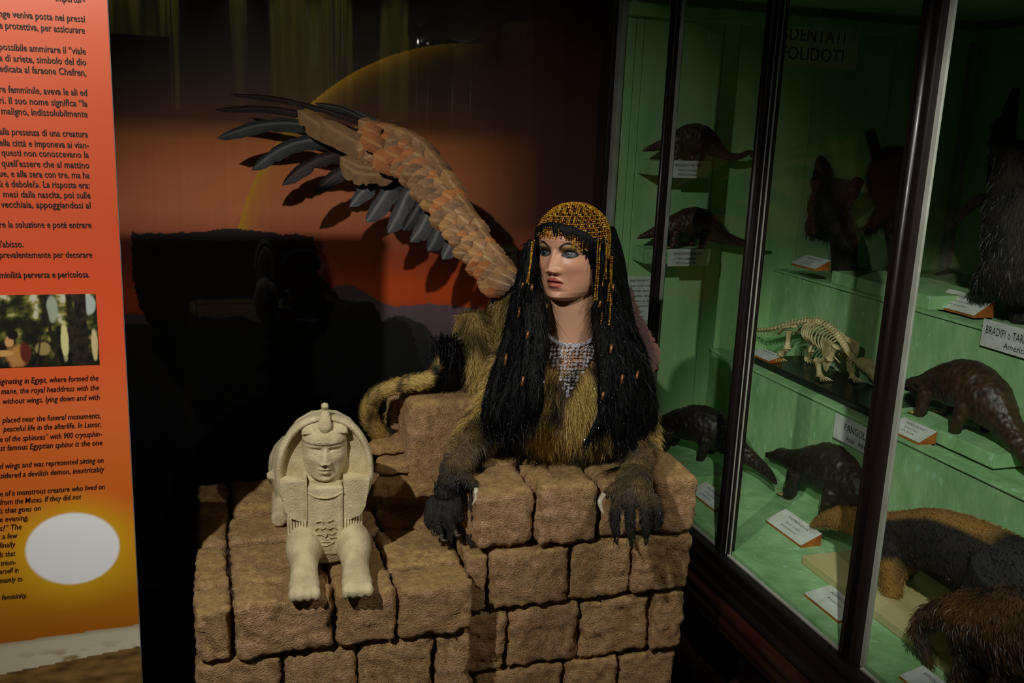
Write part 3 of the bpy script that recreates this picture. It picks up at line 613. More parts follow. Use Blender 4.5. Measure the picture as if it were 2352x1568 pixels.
def pxof(P):
    q = (P-CAM) @ CRn; return IW/2+FPX*q[:, 0]/-q[:, 2], IH/2-FPX*q[:, 1]/-q[:, 2]
FORE = [np.array(A(1460, 1120, 2.2)), np.array(A(1035, 1120, 2.26))]
TT = np.array(crom(tailp, 60)); TIP = TT[-12:]
def furcol(P, rg=None):
    n1 = nz(np.stack([P[:, 0]*5, P[:, 1]*5, P[:, 2]*1.6], 1), 2.6, 3); n2 = nz(np.stack([P[:, 0]*14, P[:, 1]*14, P[:, 2]*3], 1), 2, 2)
    t = np.clip(0.35+n1*1.5+n2*0.8, 0, 1)[:, None]
    C = lin((202, 172, 96))*(1-t)+lin((74, 58, 32))*t
    k = np.clip(n2*3-0.9, 0, 1)[:, None]*0.8; C = C*(1-k)+lin((24, 20, 14))*k
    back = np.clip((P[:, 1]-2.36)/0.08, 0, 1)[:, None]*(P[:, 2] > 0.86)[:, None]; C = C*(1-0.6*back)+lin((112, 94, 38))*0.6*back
    d = np.minimum(*[np.linalg.norm(P-f, axis=1) for f in FORE]); h = np.clip((0.2-d)/0.1, 0, 1)[:, None]; h2 = (np.maximum(np.clip((0.09-d)/0.06, 0, 1)*0.6, np.clip((0.825-P[:, 2])/0.06, 0, 1))*(d < 0.25)*(P[:, 1] < 2.18))[:, None]
    C = C*(1-h*0.6)+lin((96, 80, 58))*h*0.6*(0.5+t); C = C*(1-h2*0.96)+lin((15, 14, 14))*h2*0.96
    if rg is not None: C = C*rg.uniform(0.55, 1.35, len(P))[:, None]
    return C
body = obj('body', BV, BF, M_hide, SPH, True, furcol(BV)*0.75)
def flow(P, n):
    f = np.tile([0.0, 0, -1.0], (len(P), 1))
    dt = np.linalg.norm(P[:, None, :]-TT[None, ::2, :], axis=2); k = dt.min(1) < 0.035; j = dt.argmin(1)
    tg = np.gradient(TT, axis=0)[::2][j]; f[k] = tg[k]/np.linalg.norm(tg[k], axis=1)[:, None]
    up = (P[:, 2] > 0.72) & (np.abs(n[:, 2]) > 0.75); f[up] += np.array([-0.2, -0.8, 0]); return f
def flen(P):
    d = np.minimum(*[np.linalg.norm(P-f, axis=1) for f in FORE]); dt = np.linalg.norm(P[:, None, :]-TT[None, ::3, :], axis=2).min(1)
    return np.where(d < 0.13, np.where(P[:, 2] < 0.745, 0.0045, 0.012), np.where(dt < 0.035, 0.013, 0.034))
vis = lambda P: np.where((P[:, 1] > 2.5) & (P[:, 0] > 0.8), 0.25, 1.0)*np.where(np.minimum(*[np.linalg.norm(P-f, axis=1) for f in FORE]) < 0.13, 2.2, 1)
stuff(fur('fur', BV, BF, 80000, flen, 0.0006, flow, furcol, M_fur, body, vis, 0.42, 3))
# claws
def claw(pts, r): return obj('claw', *tube([A(*p) for p in pts], [r, r*0.8, r*0.12], 8, 8), M_claw if r > 0.0062 else M_clawd, SPH)
M_clawd = mat('dark_horn', (70, 60, 44), (40, 34, 28), 60, 0.35)
claw([(1387, 1134, 2.15), (1377, 1155, 2.14), (1388, 1184, 2.135)], 0.0068); claw([(1093, 1122, 2.222), (1094, 1142, 2.21), (1084, 1160, 2.205)], 0.0068)
claw([(1084, 932, 2.512), (1089, 941, 2.50), (1082, 952, 2.495)], 0.0066)
for p in [[(1418, 1230, 2.128), (1416, 1243, 2.124), (1420, 1252, 2.124)], [(1452, 1238, 2.123), (1450, 1250, 2.12), (1454, 1258, 2.12)], [(1484, 1232, 2.123), (1484, 1245, 2.12), (1482, 1254, 2.12)], [(1014, 1226, 2.25), (1016, 1240, 2.245), (1030, 1240, 2.24)], [(1044, 1217, 2.25), (1050, 1230, 2.245), (1060, 1226, 2.24)], [(993, 1212, 2.26), (996, 1226, 2.255), (1006, 1230, 2.25)]]: claw(p, 0.006)
# black tuft at the tail's end
rg = np.random.default_rng(5); n = 2600
root = np.array([A(1026, 800, 2.54)])+rg.normal(0, 0.010, (n, 3)); mid = root+np.array([0.0, 0, 0.016])+rg.normal(0, 0.010, (n, 3))*[1, 1, 0.6]
t_ = rg.random(n)[:, None]; mid[:, 2] -= (t_*0.05)[:, 0]; end = mid+np.array([0, -0.01, -1])*0.15*(0.3+0.7*rg.random(n)[:, None])+rg.normal(0, 0.011, (n, 3)); wv = rg.random(n) < 0.08
end[wv] += np.array(A(990, 935, 2.46))-np.array(A(1020, 915, 2.48))
sdv = rg.normal(0, 1, (n, 3)); sdv[:, 1] *= 0.2; sdv /= np.linalg.norm(sdv, axis=1)[:, None]; w_ = 0.001
VV = np.stack([root-sdv*w_, root+sdv*w_, mid+sdv*w_, mid-sdv*w_, end], 1).reshape(-1, 3); i_ = np.arange(n)[:, None]*5
stuff(nobj('tail_tuft', VV, [i_+np.array([[0, 1, 2, 3]]), i_+np.array([[3, 2, 4]])], M_hair, body, True, np.tile(lin((14, 13, 13)), (len(VV), 1))))
# ---- wig
bvh = BVHTree.FromPolygons([tuple(v) for v in np.vstack([BV, V2])], [tuple(f) for f in BF]+[tuple(i+len(BV) for i in f) for f in F]+[tuple(i+len(BV)+o_ for i in f) for f in nF])
def hit(x, y, off=0.003):
    d = Vector(ray(x, y)).normalized(); h = bvh.ray_cast(Vector(CAM), d)
    return None if h[0] is None else (np.array(h[0])-np.array(d)*off, np.array(h[1]))
def rimz(ph):                         # lower edge of the cap, by angle round the head
    a = abs(ph); return np.interp(a, [0, 0.5, 1.0, 1.5, 2.0, 3.2], [0.285, 0.27, 0.2, 0.03, -0.08, -0.12])
def surf(ph, z, k=1.0):
    W, Df, Db = (np.interp(z, HZ, t) for t in (HW, HF, HB)); c = math.cos(ph)
    return np.array([W*math.sin(ph)*k, (-Df*abs(c)**0.8 if c > 0 else Db*abs(c))*k, z*k+(k-1)*0.0])
wig = empty('wig', tuple(HC), 0, SPH)
# skull cap of hair below the beads
nu, nv = 60, 26; VV = []
for j in range(nv):
    for i in range(nu):
        ph = 2*math.pi*i/nu-math.pi; z0 = rimz(ph)-0.03; z = z0+(0.4995-z0)*(j/(nv-1))**0.85; VV.append(hw(surf(ph, z, 1.03)))
I = np.arange(nu*nv).reshape(nv, nu); J = np.roll(I, -1, 1)
FF = [tuple(q) for q in np.stack([I[:-1], J[:-1], J[1:], I[1:]], -1).reshape(-1, 4)]
cap = obj('hair_cap', VV, FF, M_hairb, wig); cap.modifiers.new('t', 'SOLIDIFY').thickness = 0.004
# back hair mass
bb = [hw((0, 0.30, 0.15)), hw((0.02, 0.40, -0.2)), hw((0.03, 0.42, -0.55)), hw((0.05, 0.5, -1.0))]
obj('hair_back', *tube(bb, [(0.075, 0.05), (0.088, 0.05), (0.1, 0.05), (0.11, 0.035)], 24, 24, up=(0, 1, 0)), M_hairb, wig)
# fringe tufts on the forehead
rs = random.Random(4)
for k in range(40):
    ph = -1.2+2.4*k/39+rs.uniform(-.03, .03); z0 = rimz(ph)+0.02; ln = rs.uniform(0.09, 0.14)*(1.0 if abs(ph) > 0.35 else 0.9)+(0.16*np.clip((abs(ph)-0.7)/0.3, 0, 1))
    if -0.4 < ph < 0.0: ln *= 0.35
    p = [hw(surf(ph, z0, 1.03)), hw(surf(ph+0.015, z0-ln*0.5, 1.035)), hw(surf(ph+rs.uniform(-.03, .05), z0-ln, 1.012))]
    obj('fringe_tuft', *tube(p, [0.0085, 0.007, 0.0008], 8, 8), M_hairb, wig)
# long locks, left and right of the face
LO = [[(1228, 560, 2.30), (1218, 640, 2.30), (1205, 740, 2.30), (1188, 840, 2.29), (1172, 930, 2.275), (1165, 1000, 2.275)],
      [(1232, 570, 2.30), (1224, 660, 2.29), (1222, 760, 2.27), (1215, 850, 2.245), (1208, 930, 2.235), (1205, 1005, 2.24)],
      [(1226, 600, 2.32), (1206, 680, 2.33), (1180, 760, 2.34), (1155, 850, 2.33), (1138, 930, 2.315), (1135, 990, 2.31)],
      [(1238, 640, 2.30), (1240, 710, 2.28), (1238, 780, 2.26), (1228, 860, 2.235), (1228, 930, 2.225), (1222, 985, 2.23)],
      [(1222, 620, 2.34), (1195, 720, 2.36), (1168, 800, 2.365), (1140, 880, 2.35), (1122, 950, 2.335), (1126, 1000, 2.33)],
      [(1215, 700, 2.31), (1198, 790, 2.30), (1180, 880, 2.28), (1150, 960, 2.28), (1148, 1010, 2.29)],
      [(1212, 760, 2.30), (1200, 830, 2.27), (1192, 900, 2.25), (1186, 960, 2.25), (1186, 1012, 2.255)],
      [(1392, 590, 2.38), (1392, 680, 2.35), (1402, 770, 2.29), (1408, 860, 2.25), (1400, 940, 2.235), (1378, 1000, 2.235)],
      [(1402, 600, 2.40), (1410, 690, 2.37), (1428, 780, 2.31), (1440, 870, 2.27), (1440, 960, 2.255), (1435, 1030, 2.25)],
      [(1384, 620, 2.36), (1378, 700, 2.33), (1384, 780, 2.28), (1392, 850, 2.245), (1392, 930, 2.23), (1372, 985, 2.23)],
      [(1410, 620, 2.42), (1424, 710, 2.40), (1450, 790, 2.36), (1468, 880, 2.33), (1475, 960, 2.31), (1474, 1030, 2.30)],
      [(1412, 640, 2.44), (1432, 730, 2.43), (1464, 810, 2.40), (1484, 890, 2.37), (1492, 960, 2.35), (1490, 1010, 2.34)],
      [(1400, 700, 2.33), (1416, 800, 2.28), (1422, 900, 2.25), (1420, 980, 2.24), (1418, 1035, 2.24)],
      [(1430, 760, 2.34), (1452, 850, 2.29), (1458, 940, 2.275), (1456, 1040, 2.265)],
      [(1404, 850, 2.25), (1392, 930, 2.225), (1366, 990, 2.225), (1340, 1022, 2.23)]]
LO += [[(1366, 548, 2.30), (1372, 600, 2.285), (1374, 650, 2.28), (1380, 720, 2.29)], [(1378, 552, 2.32), (1384, 610, 2.30), (1388, 670, 2.30), (1392, 730, 2.30)], [(1234, 552, 2.27), (1227, 600, 2.265), (1223, 650, 2.265), (1222, 720, 2.28)], [(1240, 560, 2.30), (1236, 620, 2.29), (1234, 680, 2.285), (1232, 740, 2.275)]]
lockV, lockF = [], []
def infront(p, gap=0.012):
    h = hit(p[0], p[1], 0)
    if h is None: return p
    return (p[0], p[1], min(p[2], float(-((h[0]-CAM) @ CRn)[2])-gap))
for L in LO:
    if L[0][0] < 1300: L = [(p[0]-11*min(1, max(0, (760-p[1])/80)), p[1], p[2]) for p in L]
    elif len(L) == 4 and L[0][1] < 600: L = [infront(p) for p in L]
    r = [0.014]+[0.022]*(len(L)-3)+[0.019, 0.003]
    if len(L) == 4 and L[0][1] < 600: r = [0.012, 0.013, 0.013, 0.009]
    elif L[-1][0] == 1340: r = [0.012, 0.012, 0.01, 0.002]
    v, f = tube([A(*p) for p in L], [(a, a*0.7) for a in r], 12, 26, up=(0, -1, 0), wob=0.12, seed=len(lockV))
    obj('hair_lock', v, f, M_hairb, wig); lockF += [tuple(i+len(lockV) for i in q) for q in f]; lockV += v
def hcol(P, g):
    c = np.tile(lin((8, 8, 10)), (len(P), 1)); return c*g.uniform(0.5, 1.5, len(P))[:, None]
stuff(fur('hair_strands', lockV, lockF, 26000, 0.06, 0.0006, lambda P, n: np.tile([0.0, 0, -1], (len(P), 1)), hcol, M_hair, wig, None, 0.2, 9, 0.3))
bvl = BVHTree.FromPolygons([tuple(v) for v in lockV], [tuple(f) for f in lockF])
def over(x, y, D, gap=0.008):
    d = Vector(ray(x, y)).normalized(); best = D
    for bv in (bvh, bvl):
        h = bv.ray_cast(Vector(CAM), d)
        if h[0] is not None: best = min(best, float(-((np.array(h[0])-CAM) @ CRn)[2])-gap)
    return A(x, y, best)
# glints of tinsel spun into the wig
M_tin = mat('tinsel', (214, 218, 230), (140, 146, 166), 80, 0.2, metal=0.5)
g = np.random.default_rng(8); LV = np.array(lockV); NN = vnormals(LV, lockF)[0]; k = g.choice(len(LV), 3200); Pp = LV[k]+NN[k]*0.006+g.normal(0, 0.008, (3200, 3))
low = np.clip((1.19-Pp[:, 2])/0.1, 0.05, 1) > g.random(3200); Pp = Pp[low]; n = len(Pp); d1 = g.normal(0, 1, (n, 3)); d1[:, 2] -= 1.2; d1 /= np.linalg.norm(d1, axis=1)[:, None]; d2 = np.cross(d1, g.normal(0, 1, (n, 3))); d2 /= np.linalg.norm(d2, axis=1)[:, None]
VV = np.stack([Pp-d2*0.0005, Pp+d2*0.0005, Pp+d2*0.0005+d1*0.0024, Pp-d2*0.0005+d1*0.0024], 1).reshape(-1, 3)
stuff(nobj('tinsel', VV, [np.arange(n)[:, None]*4+np.arange(4)[None]], M_tin, wig, False))
# copper tubes threaded on the wig
for x, y, D, l in [(1222, 652, 2.262, 12), (1193, 705, 2.29, 20), (1212, 760, 2.225, 14), (1162, 812, 2.28, 22), (1201, 864, 2.205, 17), (1404, 790, 2.245, 18), (1408, 652, 2.31, 16), (1429, 860, 2.222, 18), (1464, 852, 2.29, 14), (1385, 900, 2.195, 14), (1200, 650, 2.295, 10), (1378, 690, 2.285, 12)]:
    obj('copper_bead', *tube([over(x-2, y+l+4, D, 0.007), over(x+1, y, D, 0.007)], [0.0031, 0.0031], 10, 2), M_copper, wig)
# ---- gold bead net cap and its hanging strands
def octa(c, r): return [(c[0]+r, c[1], c[2]), (c[0]-r, c[1], c[2]), (c[0], c[1]+r, c[2]), (c[0], c[1]-r, c[2]), (c[0], c[1], c[2]+r), (c[0], c[1], c[2]-r)], [(0, 2, 4), (2, 1, 4), (1, 3, 4), (3, 0, 4), (2, 0, 5), (1, 2, 5), (3, 1, 5), (0, 3, 5)]
def ico(c, r):
    q = 0.5257*r; p = 0.8507*r
    V = [(-q, 0, p), (q, 0, p), (-q, 0, -p), (q, 0, -p), (0, p, q), (0, p, -q), (0, -p, q), (0, -p, -q), (p, q, 0), (-p, q, 0), (p, -q, 0), (-p, -q, 0)]
    F = [(1, 4, 0), (4, 9, 0), (4, 5, 9), (8, 5, 4), (1, 8, 4), (1, 10, 8), (10, 3, 8), (8, 3, 5), (3, 2, 5), (3, 7, 2), (3, 10, 7), (10, 6, 7), (6, 11, 7), (6, 0, 11), (6, 1, 0), (10, 1, 6), (11, 0, 9), (2, 11, 9), (5, 2, 9), (11, 2, 7)]
    return [(c[0]+a, c[1]+b, c[2]+d) for a, b, d in V], F
def beads(name, pts, r, m, parent, pal, seed=0):
    V, F, C = [], [], []; g = random.Random(seed)
    for p in pts:
        v, f = ico(p, r*g.uniform(0.8, 1.15)); o = len(V); V += v; F += [tuple(i+o for i in q) for q in f]; C += [lin(g.choice(pal))]*12
    return stuff(obj(name, V, F, m, parent, False, np.array(C)))
GP = [(240, 190, 50), (224, 160, 34), (200, 130, 24), (250, 210, 90), (190, 120, 24), (236, 176, 40), (150, 84, 20)]
hd = empty('bead_headdress', tuple(HC), 0, SPH)
pts = []; arc = 0.0; row = 0
zs = [0.4995]
while zs[-1] > -0.13:
    z = zs[-1]; a0 = np.array([np.interp(z, HZ, HW), z]); s = 0
    zz = z
    while s < 0.0215 and zz > -0.14:
        zz -= 0.0008; a1 = np.array([np.interp(zz, HZ, HW), zz]); s += np.linalg.norm(a1-a0); a0 = a1
    zs.append(zz)
for row, z in enumerate(zs):
    R_ = (np.interp(z, HZ, HW)+np.interp(z, HZ, HF))/2; n = max(1, int(2*math.pi*R_/0.0245)); n -= n % 3
    for i in range(max(n, 1)):
        if n > 8 and (i+row*2) % 3 == 0 and row % 2 == 0: continue
        ph = 2*math.pi*(i+0.5*(row % 2))/max(n, 1)-math.pi
        if z > rimz(ph): pts.append(hw(surf(ph, z, 1.055)))
beads('bead_net', pts, 0.0024, M_gold, hd, GP, 1)
def strand(path, name='bead_strand', r=0.0021, sp=0.0042):
    P = crom(path, 200); L = np.concatenate([[0], np.cumsum(np.linalg.norm(np.diff(P, axis=0), axis=1))]); n = max(2, int(L[-1]/sp))
    q = [np.array([np.interp(s, L, P[:, k]) for k in range(3)]) for s in np.linspace(0, L[-1], n)]
    beads(name, q, r, M_gold, hd, GP, len(path)+int(L[-1]*1e4))
for k in range(30):
    ph = -1.0+2.0*k/29; z0 = rimz(ph)+0.005; ln = rs.uniform(0.07, 0.12)+(0.08 if ph > 0.55 else 0)
    strand([hw(surf(ph, z0, 1.06)), hw(surf(ph+rs.uniform(-.02, .02), z0-ln*0.5, 1.075)), hw(surf(ph+rs.uniform(-.03, .03), z0-ln, 1.045+0.03*(abs(ph) > 0.6)))])
for x0, y0, D0, x1, y1, D1 in [(1374, 548, 2.31, 1366, 688, 2.262), (1379, 548, 2.315, 1371, 690, 2.264), (1392, 565, 2.34, 1392, 640, 2.29), (1402, 580, 2.36, 1404, 700, 2.30), (1407, 590, 2.36, 1399, 745, 2.29), (1404, 590, 2.35, 1396, 690, 2.285), (1396, 560, 2.33, 1384, 655, 2.282),
                               (1222, 556, 2.262, 1214, 652, 2.252), (1227, 552, 2.27, 1210, 648, 2.26), (1383, 720, 2.262, 1380, 742, 2.258), (1400, 640, 2.30, 1402, 730, 2.284)]:
    strand([over(x0+(x1-x0)*k_/6+(1 if k_ == 3 else 0), y0+(y1-y0)*k_/6, D0+(D1-D0)*k_/6, 0.009) for k_ in range(7)])
# ---- rhinestone bib necklace lying on neck and chest
nk = empty('necklace', tuple(A(1305, 830, 2.3)), 0, SPH); stones = []
top = crom([(1253, 738), (1258, 765), (1274, 782), (1300, 790), (1325, 791), (1348, 786), (1364, 772), (1371, 752)], 60)
apex = np.array([1304, 908]); PAL = [(250, 250, 255), (225, 225, 235), (190, 188, 200), (150, 145, 150), (255, 255, 255)]
for row in range(15):
    f = row/14; lx, rx_ = 1256+(apex[0]-1256)*max(0, f-0.12)/0.88, 1372+(apex[0]-1372)*max(0, f-0.12)/0.88
    y = 786+(908-786)*f; n = max(1, int((rx_-lx)/8.2))
    for i in range(n+1):
        x = lx+(rx_-lx)*(i+0.5*(row % 2))/max(n, 1)
        if x > rx_+3: continue
        yy = y
        ytop = np.interp(x, top[:, 0], top[:, 1])
        if yy < ytop+2: yy = ytop+2+rs.random()*2
        h = hit(x+rs.uniform(-1.3, 1.3), yy+rs.uniform(-1.6, 1.6), 0.006)
        if h: stones.append(h[0])
for x, y in list(top[::2]):
    h = hit(x, y, 0.006)
    if h: stones.append(h[0])
V, F_, C_ = [], [], []
for p in stones:
    n = 6 if rs.random() < 0.75 else 1
    for q in ([p]+[p+np.array([math.cos(a)*0.0034, -0.0005, math.sin(a)*0.0034]) for a in np.arange(6)*math.pi/3][:n]):
        v, f = octa(q, 0.0018 if q is not p else 0.0026); o = len(V); V += v; F_ += [tuple(i+o for i in t) for t in f]; C_ += [lin(rs.choice(PAL))]*6
stuff(obj('rhinestone_bib', V, F_, M_silver, nk, False, np.array(C_)))
# ---- wings
def feather_mesh(L, Wd, bend, c0, c1, cr, seed, nl=14, nw=8, sweep=0.0, tip=0.7, notch=0.06):
    """one feather along +x, lying in x-y, seen from +z"""
    g = random.Random(seed); V, C, F = [], [], []
    for i in range(nl+1):
        t = i/nl; w = Wd*0.5*min(1, (t/0.18)**0.6 if t < 0.18 else 1)*(max(0.0, 1-((t-tip)/(1-tip))**2)**0.5 if t > tip else 1)*(0.82+0.18*math.sin(t*2.6))
        for j in range(nw+1):
            s = -1+2*j/nw; e = 1-(g.random()*notch if abs(s) > 0.9 else 0)
            V.append((t*L-s*s*w*0.3*(1-t*0.5), s*w*e+sweep*L*t*t, bend*L*t*t-0.12*w*s*s*1.6+(0.0012 if j == nw//2 else 0)))
            k = np.clip(t*1.1+0.12*math.sin(j*2.1+i*0.3), 0, 1); c = lin(c0)*(1-k)+lin(c1)*k
            if j == nw//2: c = lin(cr)*0.7+c*0.3
            else: c = c*(0.86+0.28*g.random())
            C.append(c)
    for i in range(nl):
        for j in range(nw): a = i*(nw+1)+j; F.append((a, a+1, a+nw+2, a+nw+1))
    return V, F, np.array(C)
def place(base, tip, nrm, roll=0.0):
    """matrix: x from base to tip, z towards nrm"""
    x = Vector(tip)-Vector(base); L = x.length; x.normalize(); z = Vector(nrm)-x*Vector(nrm).dot(x); z.normalize(); y = z.cross(x)
    M = Matrix((x, y, z)).transposed().to_4x4(); M.translation = Vector(base); return M @ Matrix.Rotation(roll, 4, 'X'), L
wing = empty('wing', tuple(A(1165, 650, 2.62)), 0, SPH); WN = (-0.35, -1.0, 0.25)
arm = [(1172, 655, 2.60), (1120, 590, 2.66), (1062, 500, 2.74), (1010, 420, 2.82), (945, 350, 2.92), (860, 318, 3.02), (790, 300, 3.08)]
ar = [0.034, 0.032, 0.031, 0.036, 0.044, 0.04, 0.018]
M_arm = mat('wing_underfeathers', (150, 100, 58), (84, 54, 32), 24, 0.8, bump=0.6, bscale=120)
wa = obj('wing_arm', *tube([A(*p) for p in arm], [(r, 0.022) for r in ar], 16, 50, up=WN), M_arm, wing)
AP = crom([tuple(A(*p))+(r,) for p, r in zip(arm, ar)], 200); AT = np.gradient(AP[:, :3], axis=0); AT /= np.linalg.norm(AT, axis=1)[:, None]
TAN = [((92, 68, 52), (176, 128, 76), (200, 160, 108)), ((84, 66, 60), (160, 116, 70), (200, 166, 122)), ((120, 70, 38), (184, 114, 60), (200, 150, 92)), ((70, 52, 42), (146, 106, 66), (180, 144, 100))]
cm = []
for k, (a, b, c) in enumerate(TAN):
    v, f, C_ = feather_mesh(1.0, 0.84, 0.10, a, b, c, k, tip=0.6, notch=0.12); me = bpy.data.meshes.new('covert_feather'); me.from_pydata([tuple(map(float, p)) for p in v], [], f)
    oo = objm('covert_feather', me, M_fea, None, True, C_); bpy.data.objects.remove(oo); cm.append(me)
def covert(base, d, n, L, k, roll=0):
    M, _ = place(base, np.asarray(base)+np.asarray(d), n, roll); o = bpy.data.objects.new('covert_feather', cm[k % len(cm)]); COL.objects.link(o); o.parent = wing
    o.matrix_basis = M @ Matrix.Diagonal((L, L*rs.uniform(0.85, 1.2), L, 1)); return o
wn = Vector(WN).normalized(); rs = random.Random(12)
nrow = 25
for i in range(nrow):
    u = (i+0.3)/nrow; j = int(u*172); p = AP[j, :3]; r = AP[j, 3]; t = Vector(AT[j]); sdw = t.cross(wn).normalized()      # sdw: towards the leading edge
    if sdw.z < 0: sdw = -sdw
    m_ = 4 if i % 2 else 5
    for q in range(m_):
        s = -0.95+1.9*(q+0.5*(i % 2)*0.4)/(m_-1); s = min(1, s)
        L = (0.05+0.03*u)*rs.uniform(0.85, 1.15); off = 0.023*math.sqrt(max(0.05, 1-s*s*0.9))+0.004+0.014*(1-u)
        b = np.array(Vector(p)+sdw*(s*r)+wn*off*0.8)-np.array(t)*L*0.25
        d = t*1.0-sdw*(0.55-0.45*s)+wn*(0.34+rs.uniform(-.12, .12)); n = wn+sdw*(s*0.7)+t*-0.15
        covert(b, d, n, L, rs.randrange(4), rs.uniform(-.15, .15))
# two broad tan feathers and the curled ones near the wrist
def quill(name, px, Wd, cols, bend=0.0, sweep=0.0, seed=0, tip=0.75, notch=0.08, parent=None, n=None):
    P = [A(*p) for p in px]; c = crom(P, 24); g = random.Random(seed); nw = 8; V, C_, F = [], [], []; nn = np.array(n if n is not None else WN, float); nn /= np.linalg.norm(nn)
    T = np.gradient(c, axis=0); T /= np.linalg.norm(T, axis=1)[:, None]
    for i in range(24):
        t = i/23; w = Wd*0.5*min(1, (max(t, 0.02)/0.22)**0.55)*(max(0.0, 1-((t-tip)/(1-tip))**2)**0.5 if t > tip else 1); sdv = np.cross(nn, T[i]); sdv /= np.linalg.norm(sdv)
        gap = g.random() < 0.1
        for j in range(nw+1):
            s = -1+2*j/nw; asym = 1.25 if s > 0 else 0.7; e = 1-(g.random()*notch+(0.25 if gap else 0) if abs(s) > 0.7 else 0)
            V.append(c[i]+sdv*s*w*asym*e-T[i]*abs(s)*w*0.4+nn*(-0.18*w*s*s+(0.0016 if j == nw//2 else 0)))
            k = np.clip(t, 0, 1); cc = lin(cols[0])*(1-k)+lin(cols[1])*k; C_.append(lin(cols[2])*0.6+cc*0.4 if j == nw//2 else cc*(0.8+0.4*g.random()))
    for i in range(23):
        for j in range(nw): a = i*(nw+1)+j; F.append((a, a+1, a+nw+2, a+nw+1))
    return obj(name, V, F, M_fea, parent or wing, True, np.array(C_))
DK = ((30, 24, 22), (26, 26, 26), (90, 84, 78)); RD = ((34, 16, 12), (30, 12, 10), (70, 40, 30)); GY = ((44, 42, 42), (66, 66, 68), (130, 126, 120)); GB = ((34, 34, 34), (44, 48, 46), (110, 108, 104))
for k, (px, wd, cl) in enumerate([
    ([(930, 318, 2.97), (800, 270, 3.04), (700, 240, 3.08), (620, 224, 3.11), (528, 216, 3.14)], 0.022, RD),
    ([(900, 325, 2.98), (760, 282, 3.06), (680, 258, 3.10), (590, 248, 3.13), (491, 252, 3.15)], 0.028, RD),
    ([(860, 335, 3.02), (740, 295, 3.08), (660, 282, 3.11), (580, 290, 3.13), (497, 318, 3.14)], 0.05, GB),
    ([(860, 350, 3.03), (760, 322, 3.08), (690, 325, 3.10), (630, 350, 3.11), (577, 391, 3.11)], 0.056, GB),
    ([(870, 360, 3.03), (800, 352, 3.07), (740, 362, 3.09), (690, 388, 3.09), (647, 426, 3.08)], 0.05, RD),
    ([(900, 375, 3.00), (840, 378, 3.04), (790, 390, 3.05), (755, 412, 3.05), (720, 442, 3.04)], 0.052, RD),
    ([(930, 390, 2.98), (880, 400, 3.0), (845, 425, 3.01), (802, 476, 3.0)], 0.06, GY), ([(945, 400, 2.96), (905, 420, 2.98), (875, 460, 2.98), (840, 512, 2.97)], 0.066, GY),
    ([(965, 415, 2.95), (935, 445, 2.96), (915, 490, 2.96), (890, 536, 2.95)], 0.064, GY), ([(985, 430, 2.93), (965, 465, 2.94), (945, 500, 2.94), (925, 530, 2.93)], 0.05, DK),
    ([(1005, 450, 2.91), (985, 485, 2.92), (965, 525, 2.92), (942, 556, 2.91)], 0.06, GY), ([(1030, 470, 2.88), (1014, 510, 2.88), (998, 548, 2.88), (982, 578, 2.87)], 0.06, GB), ([(1052, 500, 2.85), (1042, 535, 2.85), (1030, 568, 2.85), (1016, 596, 2.84)], 0.058, GY),
    ([(960, 350, 2.93), (880, 300, 3.0), (800, 255, 3.05), (722, 236, 3.08)], 0.026, DK), ([(965, 345, 2.9), (900, 300, 2.98), (850, 270, 3.02), (810, 252, 3.04)], 0.014, GB)]):
    quill('flight_feather', px, wd, cl, seed=k, notch=0.16)
T1 = ((120, 84, 50), (132, 100, 64), (170, 134, 90))
quill('covert_feather', [(880, 345, 2.955), (800, 315, 3.0), (740, 290, 3.03), (683, 252, 3.06)], 0.075, T1, seed=41, notch=0.03)
quill('covert_feather', [(905, 370, 2.93), (850, 340, 2.97), (790, 310, 3.0), (735, 275, 3.03)], 0.08, T1, seed=42, notch=0.03)
quill('covert_feather', [(900, 385, 2.93), (850, 385, 2.96), (815, 378, 2.98), (780, 360, 3.0)], 0.07, T1, seed=43, notch=0.03); quill('covert_feather', [(915, 395, 2.92), (860, 400, 2.95), (820, 395, 2.97), (782, 372, 2.99)], 0.06, T1, seed=44, notch=0.03)
for x, y, D, L, aw in [(880, 340, 2.93, 0.075, 0.9), (915, 385, 2.89, 0.085, 0.9), (930, 370, 2.88, 0.07, 0.8), (872, 312, 2.94, 0.06, 0.8)]:
    covert(A(x, y, D), Vector(A(x-38, y-20, D-0.012))-Vector(A(x, y, D)), wn, L, 2)
# the tip of the other wing behind the wig on the right
wing = empty('wing', tuple(A(1450, 720, 2.6)), 0, SPH)
ap2 = [(1428, 690, 2.62), (1452, 755, 2.58), (1478, 805, 2.54), (1502, 850, 2.50)]
obj('wing_arm', *tube([A(*p) for p in ap2], [(0.018, 0.02), (0.026, 0.024), (0.03, 0.022), (0.014, 0.014)], 14, 24, up=WN), M_arm, wing)
BR = [((80, 46, 34), (110, 68, 54), (124, 82, 66)), ((70, 40, 32), (100, 60, 48), (116, 78, 62))]
for k in range(16):
    u = k/15; p = crom(ap2, 60)[int(u*50)]; s = (-1) ** k*7
    quill('covert_feather', [(p[0]+s*0.6-6, p[1]-26, p[2]-0.024), (p[0]+s*0.6+2, p[1]-2, p[2]-0.03), (p[0]+s*0.6+14, p[1]+26, p[2]-0.036)], 0.05, BR[k % 2], seed=60+k, tip=0.6, notch=0.03)
